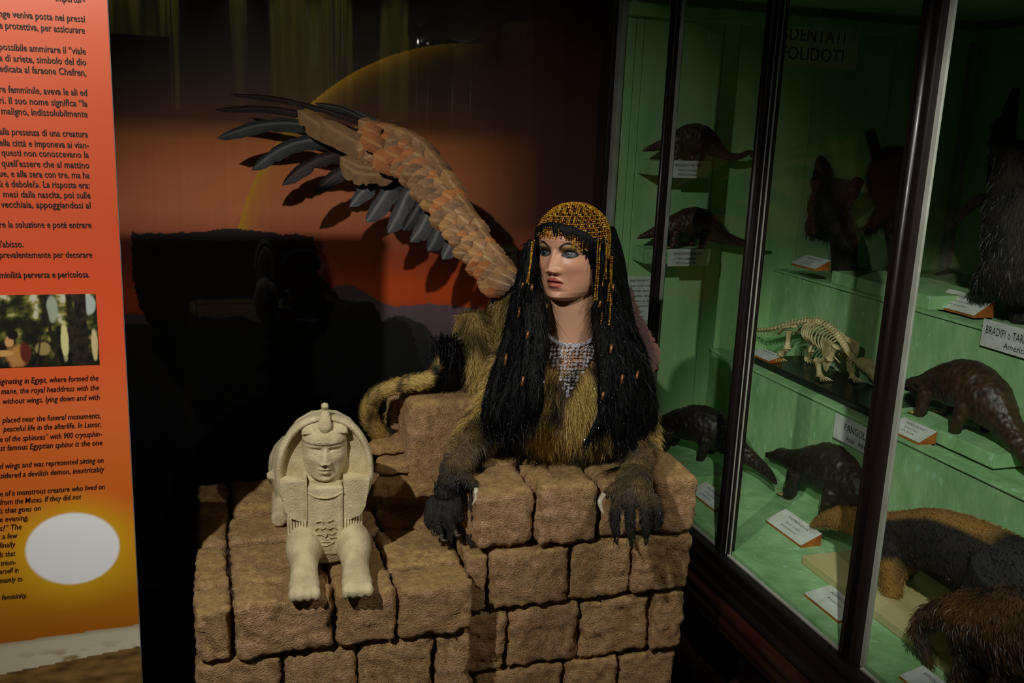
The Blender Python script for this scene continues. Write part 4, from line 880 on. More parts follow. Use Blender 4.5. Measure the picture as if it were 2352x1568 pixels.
# ================================================================== small stone sphinx on the lower ledge
M_stone = mat('grey_beige_stone', (216, 204, 162), (188, 174, 134), 30, 0.85, 0.3, bump=0.5, bscale=260, c3=(206, 194, 160), s3=200)
SO = np.array([0.2425, 2.10, 0.6]); sR = Matrix.Rotation(math.radians(-5), 3, 'Z'); sRn = np.array(sR)
def sl(P): return SO+np.asarray(P, float) @ sRn.T
def sobj(name, V, F, parent, m=None, smooth=True): return obj(name, sl(V), F, m or M_stone, parent, smooth)
sp = tag(empty('stone_sphinx', tuple(SO)), 'small grey stone sphinx with pharaoh headdress and outstretched lion paws', 'statue')
hh = 0.27
bp_ = [tube([(0, 0.0, 0.19), (0, -0.02, 0.13), (0, -0.03, 0.06), (0, -0.025, 0.012)], [(0.078, 0.045), (0.086, 0.056), (0.083, 0.062), (0.068, 0.056)], 22, 16, up=(0, -1, 0)),
       tube([(0, 0.0, 0.09), (-0.02, 0.15, 0.1), (-0.05, 0.3, 0.1), (-0.06, 0.38, 0.07)], [(0.075, 0.075), (0.07, 0.08), (0.085, 0.095), (0.06, 0.06)], 18, 16),
       ball((-0.085, 0.27, 0.1), (0.042, 0.09, 0.088), 16, 12), ball((0.03, 0.3, 0.09), (0.05, 0.1, 0.09), 16, 12), tube([(-0.1, 0.28, 0.03), (-0.105, 0.14, 0.022)], [0.026, 0.02], 12, 6), tube([(-0.08, 0.33, 0.03), (-0.118, 0.3, 0.06), (-0.125, 0.22, 0.11)], [0.012, 0.012, 0.012], 10)]
for s, x0 in ((-1, -0.048), (1, 0.062)):
    bp_ += [tube([(x0*1.05, -0.03, 0.04), (x0*1.02, -0.09, 0.05), (x0, -0.15, 0.038), (x0, -0.205, 0.026)], [(0.034, 0.04), (0.039, 0.05), (0.03, 0.036), (0.031, 0.026)], 16, 18), ball((x0, -0.215, 0.024), (0.034, 0.03, 0.025), 14, 10)]
    for k in range(4): bp_.append(ball((x0+(k-1.5)*0.0165, -0.238, 0.017), (0.0095, 0.018, 0.016), 10, 8))
v, f = union(bp_, 0.0045, 2); sobj('body', v, f, sp)
# head with its face
v, f, c = head_mesh(120, 110); v = np.array(v)*0.145; v[:, 0] *= 1.04; fo = obj('head', sl(v+np.array([0, -0.018, hh])), [tuple(q) for q in f], M_stone, sp)
# headdress: back plate, thick rim, brow cloth, lappets
arc = [(-0.086, 0.15), (-0.097, 0.18), (-0.101, 0.21), (-0.097, 0.25), (-0.083, 0.288), (-0.06, 0.318), (-0.03, 0.336), (0, 0.341)]
arc = arc+[(-x, z) for x, z in arc[::-1][1:]]
v, f = prism(arc, 0.06, Matrix.Translation((0, -0.035, 0))); sobj('headcloth', *union([(v, f), ball((0, 0.05, 0.2), (0.085, 0.07, 0.12), 18, 12)], 0.004, 2), sp)
sobj('brow_cloth', *union([tube([(0, -0.057, 0.306), (0, -0.05, 0.324), (0, -0.04, 0.338)], [(0.052, 0.014), (0.05, 0.012), (0.044, 0.01)], 20, 12, up=(0, 0, 1))], 0.003, 3), sp)
sobj('headcloth_rim', *tube([(x, -0.04, z) for x, z in arc], [(0.0085, 0.02)]*len(arc), 10, 60, up=(0, 1, 0)), sp)
br_ = []
for j in range(15):
    for i in range(41):
        ph = -1.75+3.5*i/40; z = 0.15+0.35*(j/14)**0.8; br_.append(surf(ph, min(z, 0.4995), 1.045)*0.145+np.array([0, -0.018, hh-0.004]))
I = np.arange(15*41).reshape(15, 41); bf = [tuple(q) for q in np.stack([I[:-1, :-1], I[:-1, 1:], I[1:, 1:], I[1:, :-1]], -1).reshape(-1, 4)]
o = sobj('brow_cloth', br_, bf, sp); o.modifiers.new('t', 'SOLIDIFY').thickness = 0.003
for s in (-1, 1):
    pl = [(s*0.04, 0.205), (s*0.098, 0.205), (s*0.088, 0.14), (s*0.078, 0.122), (s*0.055, 0.112), (s*0.04, 0.112)]
    if s > 0: pl = pl[::-1]
    sobj('lappet', *prism(pl, 0.05, Matrix.Translation((0, -0.082, 0))), sp, smooth=False)
    sobj('ear', *union([ball((s*0.06, -0.022, 0.282), (0.009, 0.008, 0.019), 12, 10), tube([(s*0.062, -0.03, 0.298), (s*0.07, -0.03, 0.29), (s*0.066, -0.03, 0.27), (s*0.059, -0.03, 0.264)], [0.0035]*4, 8)], 0.002, 1), sp)
    for k in range(7):
        x = s*(0.044+0.0062*k); sobj('pleat', *tube([(x, -0.082+0.0035*k, 0.115), (x*0.98, -0.094+0.0045*k, 0.055), (x*0.9, -0.086+0.004*k, 0.015)], [0.0026]*3, 6, 8), sp)
sobj('chest_panel', *union([prism([(-0.039, 0.195), (-0.039, 0.03), (0.039, 0.03), (0.039, 0.195)], 0.05, Matrix.Translation((0, -0.09, 0)))], 0.004, 3), sp)
sobj('collar', *tube([(-0.038, -0.088, 0.182), (-0.02, -0.092, 0.173), (0, -0.093, 0.17), (0.02, -0.092, 0.173), (0.038, -0.088, 0.182)], [0.0024]*5, 8), sp)
zig = [(-0.024+0.008*i, -0.0935, 0.0990+(0.003 if i % 2 else -0.003)) for i in range(7)]
def carve(p): sobj('carved_sign', *tube(p, [0.0016]*len(p), 6, max(3, len(p)*4)), sp)
V_, F_ = [], []
for a, b in zip(zig[:-1], zig[1:]): v, f = tube([a, b], [0.0016, 0.0016], 6, 2); F_ += [tuple(i+len(V_) for i in q) for q in f]; V_ += v
sobj('carved_sign', V_, F_, sp)
carve([(-0.024, -0.0935, 0.0820), (-0.012, -0.0935, 0.0850), (-0.002, -0.0935, 0.0800)]); carve([(0.004, -0.0935, 0.0880), (0.014, -0.0935, 0.0840), (0.022, -0.0935, 0.0900)]); carve([(-0.004, -0.0935, 0.0940), (0.002, -0.0935, 0.0840), (-0.003, -0.0935, 0.0740), (0.004, -0.0935, 0.0700)])
carve([(-0.018, -0.0925, 0.0640), (0, -0.0935, 0.0570), (0.018, -0.0925, 0.0640)]); carve([(-0.018, -0.0925, 0.0640), (0, -0.0935, 0.0670), (0.018, -0.0925, 0.0640)]); carve([(0.008, -0.0935, 0.0760), (0.022, -0.0935, 0.0760)]); carve([(-0.022, -0.0935, 0.1140), (-0.01, -0.0935, 0.1170), (-0.006, -0.0935, 0.1120)]); carve([(0.004, -0.0935, 0.1140), (0.016, -0.0935, 0.1180)])
sobj('cobra_emblem', *union([tube([(0, -0.066, 0.312), (0, -0.07, 0.328), (0, -0.062, 0.35), (0, -0.056, 0.364)], [(0.008, 0.007), (0.015, 0.008), (0.012, 0.008), (0.008, 0.008)], 12, 14), ball((0, -0.06, 0.372), (0.009, 0.011, 0.008), 12, 8)], 0.0025, 2), sp)

# ================================================================== what stands in the cabinet
def voromat(name, c1, c2, scale):
    m, nt, b = newmat(name); N, K = nt.nodes, nt.links
    tc = N.new('ShaderNodeTexCoord'); vo = N.new('ShaderNodeTexVoronoi'); vo.inputs['Scale'].default_value = scale; K.new(tc.outputs['Object'], vo.inputs['Vector'])
    mx = N.new('ShaderNodeMix'); mx.data_type = 'RGBA'; mx.inputs[6].default_value = L4(c1); mx.inputs[7].default_value = L4(c2); K.new(vo.outputs['Distance'], mx.inputs[0]); K.new(mx.outputs[2], b.inputs['Base Color'])
    bu = N.new('ShaderNodeBump'); bu.inputs['Strength'].default_value = 0.5; bu.inputs['Distance'].default_value = 0.006; K.new(vo.outputs['Distance'], bu.inputs['Height']); K.new(bu.outputs[0], b.inputs['Normal'])
    b.inputs['Roughness'].default_value = 0.5; return m
M_pang = voromat('brown_horn_scales', (34, 22, 15), (66, 42, 28), 60)
M_pangd = voromat('dark_horn_scales', (24, 18, 14), (46, 34, 25), 60)
M_pangr = voromat('reddish_horn_scales', (40, 22, 16), (70, 38, 27), 70)
M_nose = mat('dark_snout_skin', (58, 42, 32), (40, 28, 22), 40, 0.6)
M_horn = mat('pale_claw', (176, 150, 96), (130, 100, 60), 60, 0.45)
def pangolin(label, O, rz, S, m, tail='flat', crouch=0.0, group='stuffed pangolins in the cabinet', claws=True):
    t = tag(empty('stuffed_pangolin', tuple(O)), label, 'stuffed animal', group)
    Rz = np.array(Matrix.Rotation(rz, 3, 'Z')); W_ = lambda P: np.asarray(O)+(np.asarray(P, float)*S) @ Rz.T
    c = crouch
    sp_ = [(0.52, 0, 0.10-c*0.2), (0.44, 0, 0.125-c*0.2), (0.36, 0, 0.15-c*0.2), (0.26, 0, 0.18-c*0.1), (0.1, 0, 0.23), (-0.1, 0, 0.27), (-0.28, 0, 0.22), (-0.44, 0, 0.13)]
    r_ = [0.016, 0.032, 0.05, 0.068, (0.11, 0.12), (0.14, 0.16), (0.13, 0.15), (0.08, 0.085)]
    tails = {'flat': [(-0.62, 0, 0.07), (-0.8, 0, 0.04), (-1.0, 0, 0.035)], 'curl': [(-0.58, 0, 0.07), (-0.72, 0, 0.07), (-0.84, 0, 0.12), (-0.9, 0, 0.1), (-0.86, 0, 0.06)], 'down': [(-0.6, 0.02, 0.03), (-0.78, 0.05, -0.06), (-1.0, 0.1, -0.09)], 'side': [(-0.6, 0.05, 0.08), (-0.75, 0.16, 0.05), (-0.86, 0.3, 0.04)]}
    tl = tails[tail]; rr = [0.055, 0.038, 0.014] if len(tl) == 3 else [0.05, 0.038, 0.03, 0.022, 0.01]
    parts = [tube(sp_+tl, r_+rr, 18, 60)]
    for x, y in ((0.13, 0.085), (0.13, -0.085), (-0.2, 0.1), (-0.2, -0.1)):
        parts.append(tube([(x, y, 0.19), (x+0.015, y*1.1, 0.09), (x+0.03, y*1.12, 0.03), (x+0.06, y*1.12, 0.02)], [0.055, 0.042, 0.034, 0.026], 10, 10))
    v, f = union(parts, 0.012, 2); N_ = vnormals(v, f)[0]
    sc_ = np.sin(v[:, 0]*95)*np.cos(np.arctan2(v[:, 1], v[:, 2]-0.12)*9+np.floor(v[:, 0]*15)*math.pi)*0.0045*(v[:, 2] > 0.05); v = v+N_*sc_[:, None]
    obj('body', W_(v), f, m, t)
    for y in (0.03, -0.03): obj('eye', *[(W_(q[0]), q[1]) for q in [ball((0.41, y*1.25, 0.15-c*0.2), 0.008, 8, 6)]][0], M_ebony, t)
    if claws:
        for x, y in ((0.13, 0.095), (0.13, -0.095)):
            for k in (-1, 0, 1): q = tube([(x+0.06, y+k*0.02, 0.02), (x+0.095, y+k*0.024, 0.016), (x+0.115, y+k*0.024, 0.003)], [0.009, 0.007, 0.002], 6, 5); obj('claw', W_(q[0]), q[1], M_horn, t)
    return t
M_ebony = mat('glass_eye', (8, 8, 8), (5, 5, 5), 10, 0.1)
PI = math.pi
# brackets on the end wall and two pangolins on them
for z0, z1, x1, nm in ((1.437, 1.487, 1.665, 1), (1.135, 1.186, 1.69, 2)):
    obj('bracket_shelf', *bevbox(1.44, x1, 2.985, 3.1, z0, z1, 0.004), M_greenb, cab, False)
pangolin('brown stuffed pangolin with curled tail tip on the upper wall bracket', (1.58, 3.03, 1.487), PI, 0.30, M_pang, 'curl')
pangolin('dark reddish stuffed pangolin with straight tail on the lower wall bracket', (1.60, 3.03, 1.186), PI, 0.335, M_pangr, 'flat')
obj('display_block', *bevbox(1.42, 1.62, 2.58, 2.98, 0.47, 0.505, 0.003), M_greenb, cab, False)
pangolin('black-brown stuffed pangolin on the cabinet floor in the far corner', (1.56, 2.80, 0.505), math.radians(128), 0.42, M_pangd, 'side')
b5 = onZ(1880, 1165, 0.47)
pangolin('dark stuffed pangolin with raised snout standing on the cabinet floor', tuple(b5), math.radians(96), 0.52, M_pangd, 'side', -0.25)
b7 = onZ(2165, 990, 0.835)
obj('display_block', *bevbox(1.862, 2.02, 1.79, 2.19, 0.798, 0.835, 0.003), M_greenb, cab, False)
pangolin('large brown scaly stuffed pangolin with tail drooping off the middle step', (1.935, 2.03, 0.835), math.radians(89), 0.45, M_pang, 'down')
# ---- skeleton on its black board
M_bone = mat('old_bone', (206, 186, 138), (170, 146, 98), 40, 0.55, c3=(120, 92, 56), s3=120)
M_black = mat('black_lacquer', (14, 14, 15), (9, 9, 10), 10, 0.25)
sk = tag(empty('pangolin_skeleton', (1.92, 2.45, 0.822)), 'pale mounted pangolin skeleton walking on a black board on the step', 'skeleton')
bd = tag(obj('skeleton_board', *bevbox(1.83, 2.02, 2.22, 2.86, 0.798, 0.822, 0.004), M_black, None, False), 'black lacquered board under the pangolin skeleton', 'board')
SX = 1.93
def K(x, y, dx=0.0): p = onX(x, y, SX+dx); return tuple(p)
spine = [K(1735, 757), K(1765, 757), K(1800, 748), K(1830, 742), K(1860, 738), K(1885, 740), K(1910, 755), K(1928, 775), K(1945, 802), K(1958, 820), K(1972, 832), K(1985, 838)]
SPc = crom(spine, 46)
for i in range(45):
    p = SPc[i]; q = SPc[i+1]; d = (q-p)/np.linalg.norm(q-p); r = 0.007+0.006*math.sin(i/45*PI)
    vb = obj('vertebra', *join([tube([p, p+d*0.010], [r, r*0.85], 8, 2), tube([p, p+np.array([0, 0, 0.018 if 8 < i < 34 else 0.01])+d*-0.004], [0.003, 0.0012], 5, 2), tube([p+np.array([-0.014, 0, 0]), p+np.array([0.014, 0, 0])], [0.002, 0.002], 5, 2)]+([tube([p, p+np.array([0, 0, -0.018])], [0.003, 0.001], 5, 2)] if i < 14 else [])), M_bone, sk)
for i in range(13):
    p = SPc[17+i]; b = 0.058-0.0022*abs(i-5); ln = 0.085-0.003*abs(i-6)
    for s in (-1, 1):
        obj('rib', *tube([p, p+np.array([s*b*0.75, -0.008, -ln*0.2]), p+np.array([s*b, -0.022, -ln*0.6]), p+np.array([s*b*0.45, -0.04, -ln*1.05])], [0.0028, 0.003, 0.0028, 0.002], 6, 12), M_bone, sk)
for s in (-1, 1):
    a = SPc[31]+np.array([s*0.045, 0, 0]); obj('shoulder_blade', *union([prism([(-0.03, 0.022), (0.035, 0.028), (0.04, 0), (0.012, -0.075), (-0.004, -0.078), (-0.03, -0.02)], 0.006, Matrix.Translation(Vector(a)+Vector((0, 0.01, -0.012))) @ Matrix.Rotation(PI/2, 4, 'Z'))], 0.0028, 1), M_bone, sk)
    h = SPc[12]+np.array([s*0.03, 0, 0]); obj('hip_bone', *tube([h+np.array([0, -0.05, 0.0]), h+np.array([s*0.012, 0, -0.012]), h+np.array([s*0.004, 0.045, -0.045])], [(0.012, 0.005), (0.012, 0.007), (0.006, 0.005)], 8, 10), M_bone, sk)
def bones(px, r): 
    for (a, b), rr in zip(zip(px[:-1], px[1:]), r):
        a, b = np.array(a), np.array(b); obj('leg_bone', *tube([a, a+(b-a)*0.12, (a+b)/2, a+(b-a)*0.88, b], [rr*1.5, rr*1.1, rr*0.75, rr*1.1, rr*1.5], 8, 14), M_bone, sk)
def foot(p, d):
    for k in range(5): e = np.array(p)+np.array(d)*0.04+np.array([(k-2)*0.011, 0, -0.004]); obj('toe_bone', *tube([p, (np.array(p)+e)/2+np.array([0, 0, 0.004]), e], [0.0038, 0.0032, 0.0012], 5, 6), M_bone, sk)
zf = 0.832
for px, dx in (([(1812, 760), (1808, 800), (1795, 812), (1780, 832)], -0.05), ([(1862, 775), (1862, 808), (1856, 822), (1852, 835)], 0.05)):
    j = [np.array(K(*q, dx)) for q in px]; j[-1][2] = zf; bones(j, [0.011, 0.009, 0.008]); foot(tuple(j[-1]), (0, -1, 0))
for px, dx in (([(1922, 795), (1905, 822), (1878, 830), (1882, 870)], -0.05), ([(1955, 805), (1960, 830), (1955, 850), (1958, 868)], 0.05)):
    j = [np.array(K(*q, dx)) for q in px]; j[-1][2] = zf; bones(j, [0.011, 0.010, 0.011]); foot(tuple(j[-1]), (0, -1, 0))
k0 = np.array(SPc[-1]); obj('skull', *union([tube([k0+np.array([0, 0.02, 0.004]), k0+np.array([0, -0.03, 0]), k0+np.array([0, -0.08, -0.03]), k0+np.array([0, -0.11, -0.045])], [(0.018, 0.018), (0.026, 0.024), (0.018, 0.016), (0.008, 0.007)], 14, 16)], 0.003, 2), M_bone, sk)
# ---- lesser anteater with the black vest
def furred(name, label, cat, parts, voxel, colf, n, ln, m=None, flowf=None, group=None, base=None):
    v, f = union(parts, voxel, 4); t = tag(empty(name, tuple(base if base is not None else (v.mean(0)[0], v.mean(0)[1], v[:, 2].min()))), label, cat, group)
    bo = obj('body', v, f, M_hide, t, True, colf(v)*0.9)
    if n: fur('fur', v, f, n, ln, 0.0009, flowf or (lambda P, q: np.tile([0.0, -0.7, -0.7], (len(P), 1))), lambda P, g: colf(P)*g.uniform(0.6, 1.3, len(P))[:, None], M_fur, bo, None, 0.3, 4)
    return t
TX = 1.62
def T(x, y, dx=0.0): return np.array(onX(x, y, TX+dx))
f1, f2, f3, f4 = (T(2050, 1345, -0.03), T(2075, 1325, 0.08), T(2215, 1400, 0.08), T(2235, 1430, -0.04))
for q in (f1, f2, f3, f4): q[2] = 0.495
tp = [tube([T(1862, 1208), T(1885, 1196), T(1920, 1190), T(1960, 1195), T(2010, 1215), T(2070, 1235), T(2150, 1240), T(2240, 1275), T(2330, 1330), T(2400, 1400)], [0.009, 0.018, 0.03, 0.036, 0.048, (0.06, 0.066), (0.07, 0.075), (0.075, 0.08), (0.07, 0.085), 0.05], 18, 60),
      tube([T(2060, 1245, -0.04), T(2052, 1300, -0.04), f1], [0.04, 0.032, 0.024], 12, 12), tube([T(2085, 1245, 0.05), T(2085, 1290, 0.06), f2], [0.04, 0.03, 0.022], 12, 12),
      tube([T(2250, 1300, 0.05), T(2225, 1350, 0.07), f3], [0.05, 0.036, 0.024], 12, 12), tube([T(2290, 1310, -0.05), T(2250, 1370, -0.05), f4], [0.055, 0.04, 0.026], 12, 12), ball(T(1945, 1172, 0.03), (0.008, 0.014, 0.018)), ball(T(1948, 1178, -0.03), (0.008, 0.014, 0.018))]
tsp = crom([tuple(T(*p))+(r,) for p, r in [((1862, 1208), .009), ((1885, 1196), .018), ((1920, 1190), .03), ((1960, 1195), .036), ((2010, 1215), .048), ((2070, 1235), .066), ((2150, 1240), .075), ((2240, 1275), .08), ((2330, 1330), .085), ((2400, 1400), .05)]], 80)
def tamcol(P):
    d = np.abs(P[:, 1][:, None]-tsp[None, :, 1]); j = d.argmin(1); rel = (P[:, 2]-tsp[j, 2])/tsp[j, 3]; y = P[:, 1]
    ya, yb, yc = T(2052, 1240)[1], T(2120, 1240)[1], T(2270, 1290)[1]
    vest = np.clip((ya-y)/0.02, 0, 1)*np.clip((0.86-rel)/0.12, 0, 1); vest *= 1-np.clip((y-yb)/0.02, 0, 1)*np.clip((-0.55-rel)/0.2, 0, 1)
    k = np.maximum(vest*np.clip((P[:, 2]-0.53)/0.03, 0, 1), np.clip((yc-y)/0.05, 0, 1))[:, None]
    return lin((152, 108, 50))*(1-k)+lin((24, 19, 16))*k
tm = furred('stuffed_anteater', 'tan stuffed lesser anteater with a black vest standing on a plank', 'stuffed animal', tp, 0.007, tamcol, 9000, 0.014, flowf=lambda P, q: np.tile([0.0, -0.9, -0.3], (len(P), 1)))
for s in (-1, 1): obj('eye', *ball(T(1908, 1193, s*0.026), 0.005, 10, 8), M_ebony, tm)
M_plank = mat('pale_planed_wood', (196, 182, 134), (168, 150, 102), 10, 0.6, stretch=(1, 0.15, 1), bump=0.2, bscale=60)
tag(obj('wooden_plank', *bevbox(1.50, 1.76, 1.30, 2.02, 0.4705, 0.495, 0.003), M_plank, None, False), 'pale wooden plank under the feet of the lesser anteater', 'plank')
# ---- brown long-haired animal in the foreground of the cabinet
FX = 1.47
def G(x, y, dx=0.0): return np.array(onX(x, y, FX+dx))
g1, g2 = G(2225, 1560, 0.02), G(2330, 1590, 0.02); g1[2] = g2[2] = 0.478
gp = [tube([G(2140, 1535), G(2125, 1490), G(2108, 1455), G(2125, 1420), G(2175, 1400), G(2240, 1408)], [0.005, 0.013, 0.016, 0.021, 0.03, 0.046], 14, 30), tube([G(2200, 1420), G(2270, 1435), G(2360, 1450), G(2480, 1480)], [(0.045, 0.05), (0.068, 0.07), (0.075, 0.08), (0.06, 0.06)], 18, 24), tube([G(2235, 1450), G(2232, 1510), g1], [0.042, 0.034, 0.026], 12, 10), tube([G(2320, 1480), G(2320, 1540), g2], [0.042, 0.034, 0.026], 12, 10)]
bcol = lambda P: (lin((92, 58, 30))*(1-np.clip(0.5+nz(P, 14, 2), 0, 1)[:, None])+lin((40, 26, 16))*np.clip(0.5+nz(P, 14, 2), 0, 1)[:, None])
furred('stuffed_anteater', 'brown woolly stuffed animal with a hanging tail at the near glass', 'stuffed animal', gp, 0.007, bcol, 9000, 0.026)
# ---- sloths and their branches, high up in the dark
M_bark = mat('dark_bark', (46, 34, 24), (26, 19, 14), 18, 0.9, bump=0.8, bscale=50)
BX = 2.25
def B(x, y, dx=0.0): return np.array(onX(x, y, BX+dx))
def ground(p, z): p = np.array(p); p[2] = z; return p
tr = tag(empty('mounted_branch', tuple(ground(B(1935, 610), 1.1))), 'tall forked dark branch rising to a point below the white sign', 'branch')
obj('trunk', *union([tube([ground(B(1940, 615), 1.095), B(1935, 540), B(1900, 450), B(1870, 380), B(1845, 300), B(1828, 220), B(1820, 160)], [0.045, 0.05, 0.045, 0.03, 0.026, 0.022, 0.014], 14, 50), tube([B(1930, 480), B(1955, 440), B(1975, 412)], [0.03, 0.03, 0.02], 12, 12), tube([B(1850, 330), B(1838, 260), B(1835, 195)], [0.016, 0.018, 0.012], 10, 12)], 0.009, 2), M_bark, tr)
dcol = lambda P: (lin((58, 46, 32))*(1-np.clip(0.5+nz(P, 10, 2), 0, 1)[:, None])+lin((26, 20, 16))*np.clip(0.5+nz(P, 10, 2), 0, 1)[:, None])
def sloth(label, px, dx, n=5000):
    q = lambda x, y, e=0.0: B(x, y, dx+e)
    parts = [tube([q(*p[:2]) for p in px['body']], [p[2] for p in px['body']], 16, 24)]+[tube([q(*p[:2], e) for p in a], [p[2] for p in a], 10, 14) for a in px['limbs'] for e in (-0.05,)]
    return furred('stuffed_sloth', label, 'stuffed animal', parts, 0.011, dcol, n, 0.03, group='stuffed sloths in the cabinet', flowf=lambda P, v: np.tile([0.0, 0, -1.0], (len(P), 1)))
sloth('dark stuffed sloth clinging low on the tall forked branch', {'body': [(1960, 430, 0.02), (1935, 440, 0.05), (1895, 470, 0.09), (1850, 465, 0.1), (1805, 450, 0.07), (1785, 430, 0.03)], 'limbs': [[(1905, 500, 0.045), (1930, 540, 0.035), (1942, 575, 0.025)], [(1830, 430, 0.04), (1820, 350, 0.032), (1832, 270, 0.02)], [(1880, 430, 0.04), (1890, 390, 0.03), (1868, 350, 0.02)], [(1820, 480, 0.05), (1870, 520, 0.04), (1920, 500, 0.02)]]}, -0.02)
t2 = tag(empty('mounted_branch', tuple(ground(B(2060, 660), 1.1))), 'short dark upright branch beside the wide cabinet post', 'branch')
obj('trunk', *tube([ground(B(2075, 680), 1.095), B(2062, 560), B(2040, 470), B(2020, 380), B(1998, 302)], [0.04, 0.036, 0.03, 0.022, 0.018], 12, 30, wob=0.15), M_bark, t2)
sloth('small dark stuffed sloth on the short branch beside the wide post', {'body': [(2015, 450, 0.03), (2030, 400, 0.055), (2060, 375, 0.06), (2085, 400, 0.05), (2090, 450, 0.03)], 'limbs': [[(2030, 430, 0.035), (2032, 490, 0.025), (2045, 530, 0.018)], [(2060, 430, 0.035), (2000, 525, 0.02), (1985, 520, 0.016)]]}, -0.03, 3000)
t3 = tag(empty('mounted_branch', tuple(ground(B(2330, 730), 1.1))), 'gnarled brown branch at the right edge above the sloth plaque', 'branch')
obj('trunk', *union([tube([ground(B(2370, 760), 1.095), B(2340, 600), B(2310, 480), B(2300, 400), B(2310, 300), B(2335, 200)], [0.06, 0.055, 0.045, 0.04, 0.03, 0.012], 14, 40), tube([B(2315, 470), B(2250, 460), B(2190, 510)], [0.03, 0.02, 0.012], 10, 14)], 0.01, 2), M_bark, t3)
sloth('shaggy dark stuffed sloth hanging at the right edge of the cabinet', {'body': [(2330, 330, 0.04), (2345, 420, 0.08), (2350, 520, 0.1), (2350, 620, 0.09), (2340, 690, 0.05)], 'limbs': [[(2330, 380, 0.04), (2300, 340, 0.03), (2298, 270, 0.02)], [(2310, 600, 0.05), (2270, 640, 0.04), (2250, 670, 0.02)]]}, -0.1, 6000)
# ---- labels
M_paper = mat('white_card', (206, 206, 200), (186, 186, 178), 30, 0.7)
M_paper2 = mat('ivory_painted_board', (214, 208, 172), (190, 184, 148), 14, 0.7)
M_wedge = mat('orange_brown_wood', (176, 98, 34), (140, 74, 26), 20, 0.5)
M_text = mat('dark_type', (30, 30, 30), (24, 24, 24), 30, 0.6)
def wedge(label, O, wd, dp, ht, lines, turn=0.0):
    """sloping label block; its long side runs along the cabinet, its card looks towards the glass"""
    t = tag(empty('label_block', tuple(O), turn), label, 'label'); R3 = np.array(Matrix.Rotation(turn, 3, 'Z')); W_ = lambda P: np.asarray(O)+np.asarray(P, float) @ R3.T
    V = [(-dp/2, y, 0) for y in (-wd/2, wd/2)]+[(dp/2, y, 0) for y in (-wd/2, wd/2)]+[(dp/2, y, ht) for y in (-wd/2, wd/2)]+[(-dp/2, y, 0.006) for y in (-wd/2, wd/2)]
    F = [(0, 1, 3, 2), (2, 3, 5, 4), (4, 5, 7, 6), (6, 7, 1, 0), (0, 2, 4, 6), (1, 7, 5, 3)]
    obj('wooden_block', W_(V), F, M_wedge, t, False)
    n = np.array([-(ht-0.006), 0, dp]); n /= np.linalg.norm(n); up = np.array([dp, 0, ht-0.006]); L_ = np.linalg.norm(up); up /= L_; o = np.array([-dp/2, wd/2, 0.006])
    e = n*0.0008
    Vc = [o+e, o+np.array([0, -wd, 0])+e, o+np.array([0, -wd, 0])+up*L_+e, o+up*L_+e]; Vc = Vc+[p+n*0.0012 for p in Vc]
    obj('card', W_(Vc), [(0, 3, 2, 1), (4, 5, 6, 7), (0, 1, 5, 4), (1, 2, 6, 5), (2, 3, 7, 6), (3, 0, 4, 7)], M_paper, t, False)
    for s, a, wf, yf, h in lines:
        text_on('printed_line', s, W_(o+np.array([0, -wd*a, 0])+up*L_*yf+n*0.0016), R3 @ np.array([0, -1.0, 0]), R3 @ up, wd*wf, t, M_text, L_*h, lift=0.0006)
    return t
D3 = lambda s, a='', b='': [(s, 0.22, 0.56, 0.7, 0.13)]+([(a, 0.3, 0.4, 0.46, 0.09)] if a else [])+([(b, 0.3, 0.4, 0.24, 0.09)] if b else [])+[('n. 12', 0.04, 0.1, 0.08, 0.06)]
obj('display_block', *bevbox(2.05, 2.3, 2.3, 2.78, 1.098, 1.14, 0.003), M_greenb, cab, False)
wedge('white label block on the top step under the forked branch', onZ(1860, 615, 1.14), 0.14, 0.06, 0.035, D3('BRADIPO DIDATTILO', 'Choloepus', 'Amer. merid.'))
wedge('white label block half hidden by the wide post on the top step', onZ(2128, 672, 1.098), 0.12, 0.06, 0.04, D3('FORMICHIERE', 'Cyclopes'))
wedge('white label block about a collared animal at the top step front edge', onZ(2205, 715, 1.098), 0.185, 0.07, 0.05, D3('BRADIPO DAL COLLARE', 'Bradypus torquatus', 'Brasile'))
wedge('white label block at the tail end of the skeleton board', onZ(1757, 822, 0.822), 0.13, 0.055, 0.02, D3('PANGOLINO', 'scheletro'))
wedge('white label block in front of the large pangolin on the middle step', (1.827, 2.05, 0.798), 0.13, 0.055, 0.034, D3('PANGOLINO', 'Manis', 'Asia'))
wedge('white label block on the cabinet floor next to the brick pedestal', onZ(1630, 1150, 0.47), 0.16, 0.06, 0.03, D3('PANGOLINO GIGANTE', 'Manis', 'Africa'))
wedge('white label block on the cabinet floor in front of the anteater snout', onZ(1820, 1225, 0.47), 0.18, 0.065, 0.035, D3('TAMANDUA', 'Tamandua tetradactyla', 'America meridionale'))
wedge('white label card low on the floor close to the glass and wide post', onZ(1915, 1395, 0.47), 0.14, 0.075, 0.02, D3('FORMICHIERE', 'America'))
wedge('white label card at the bottom edge of the picture inside the cabinet', onZ(2125, 1580, 0.47), 0.09, 0.06, 0.02, D3('ARMADILLO'))
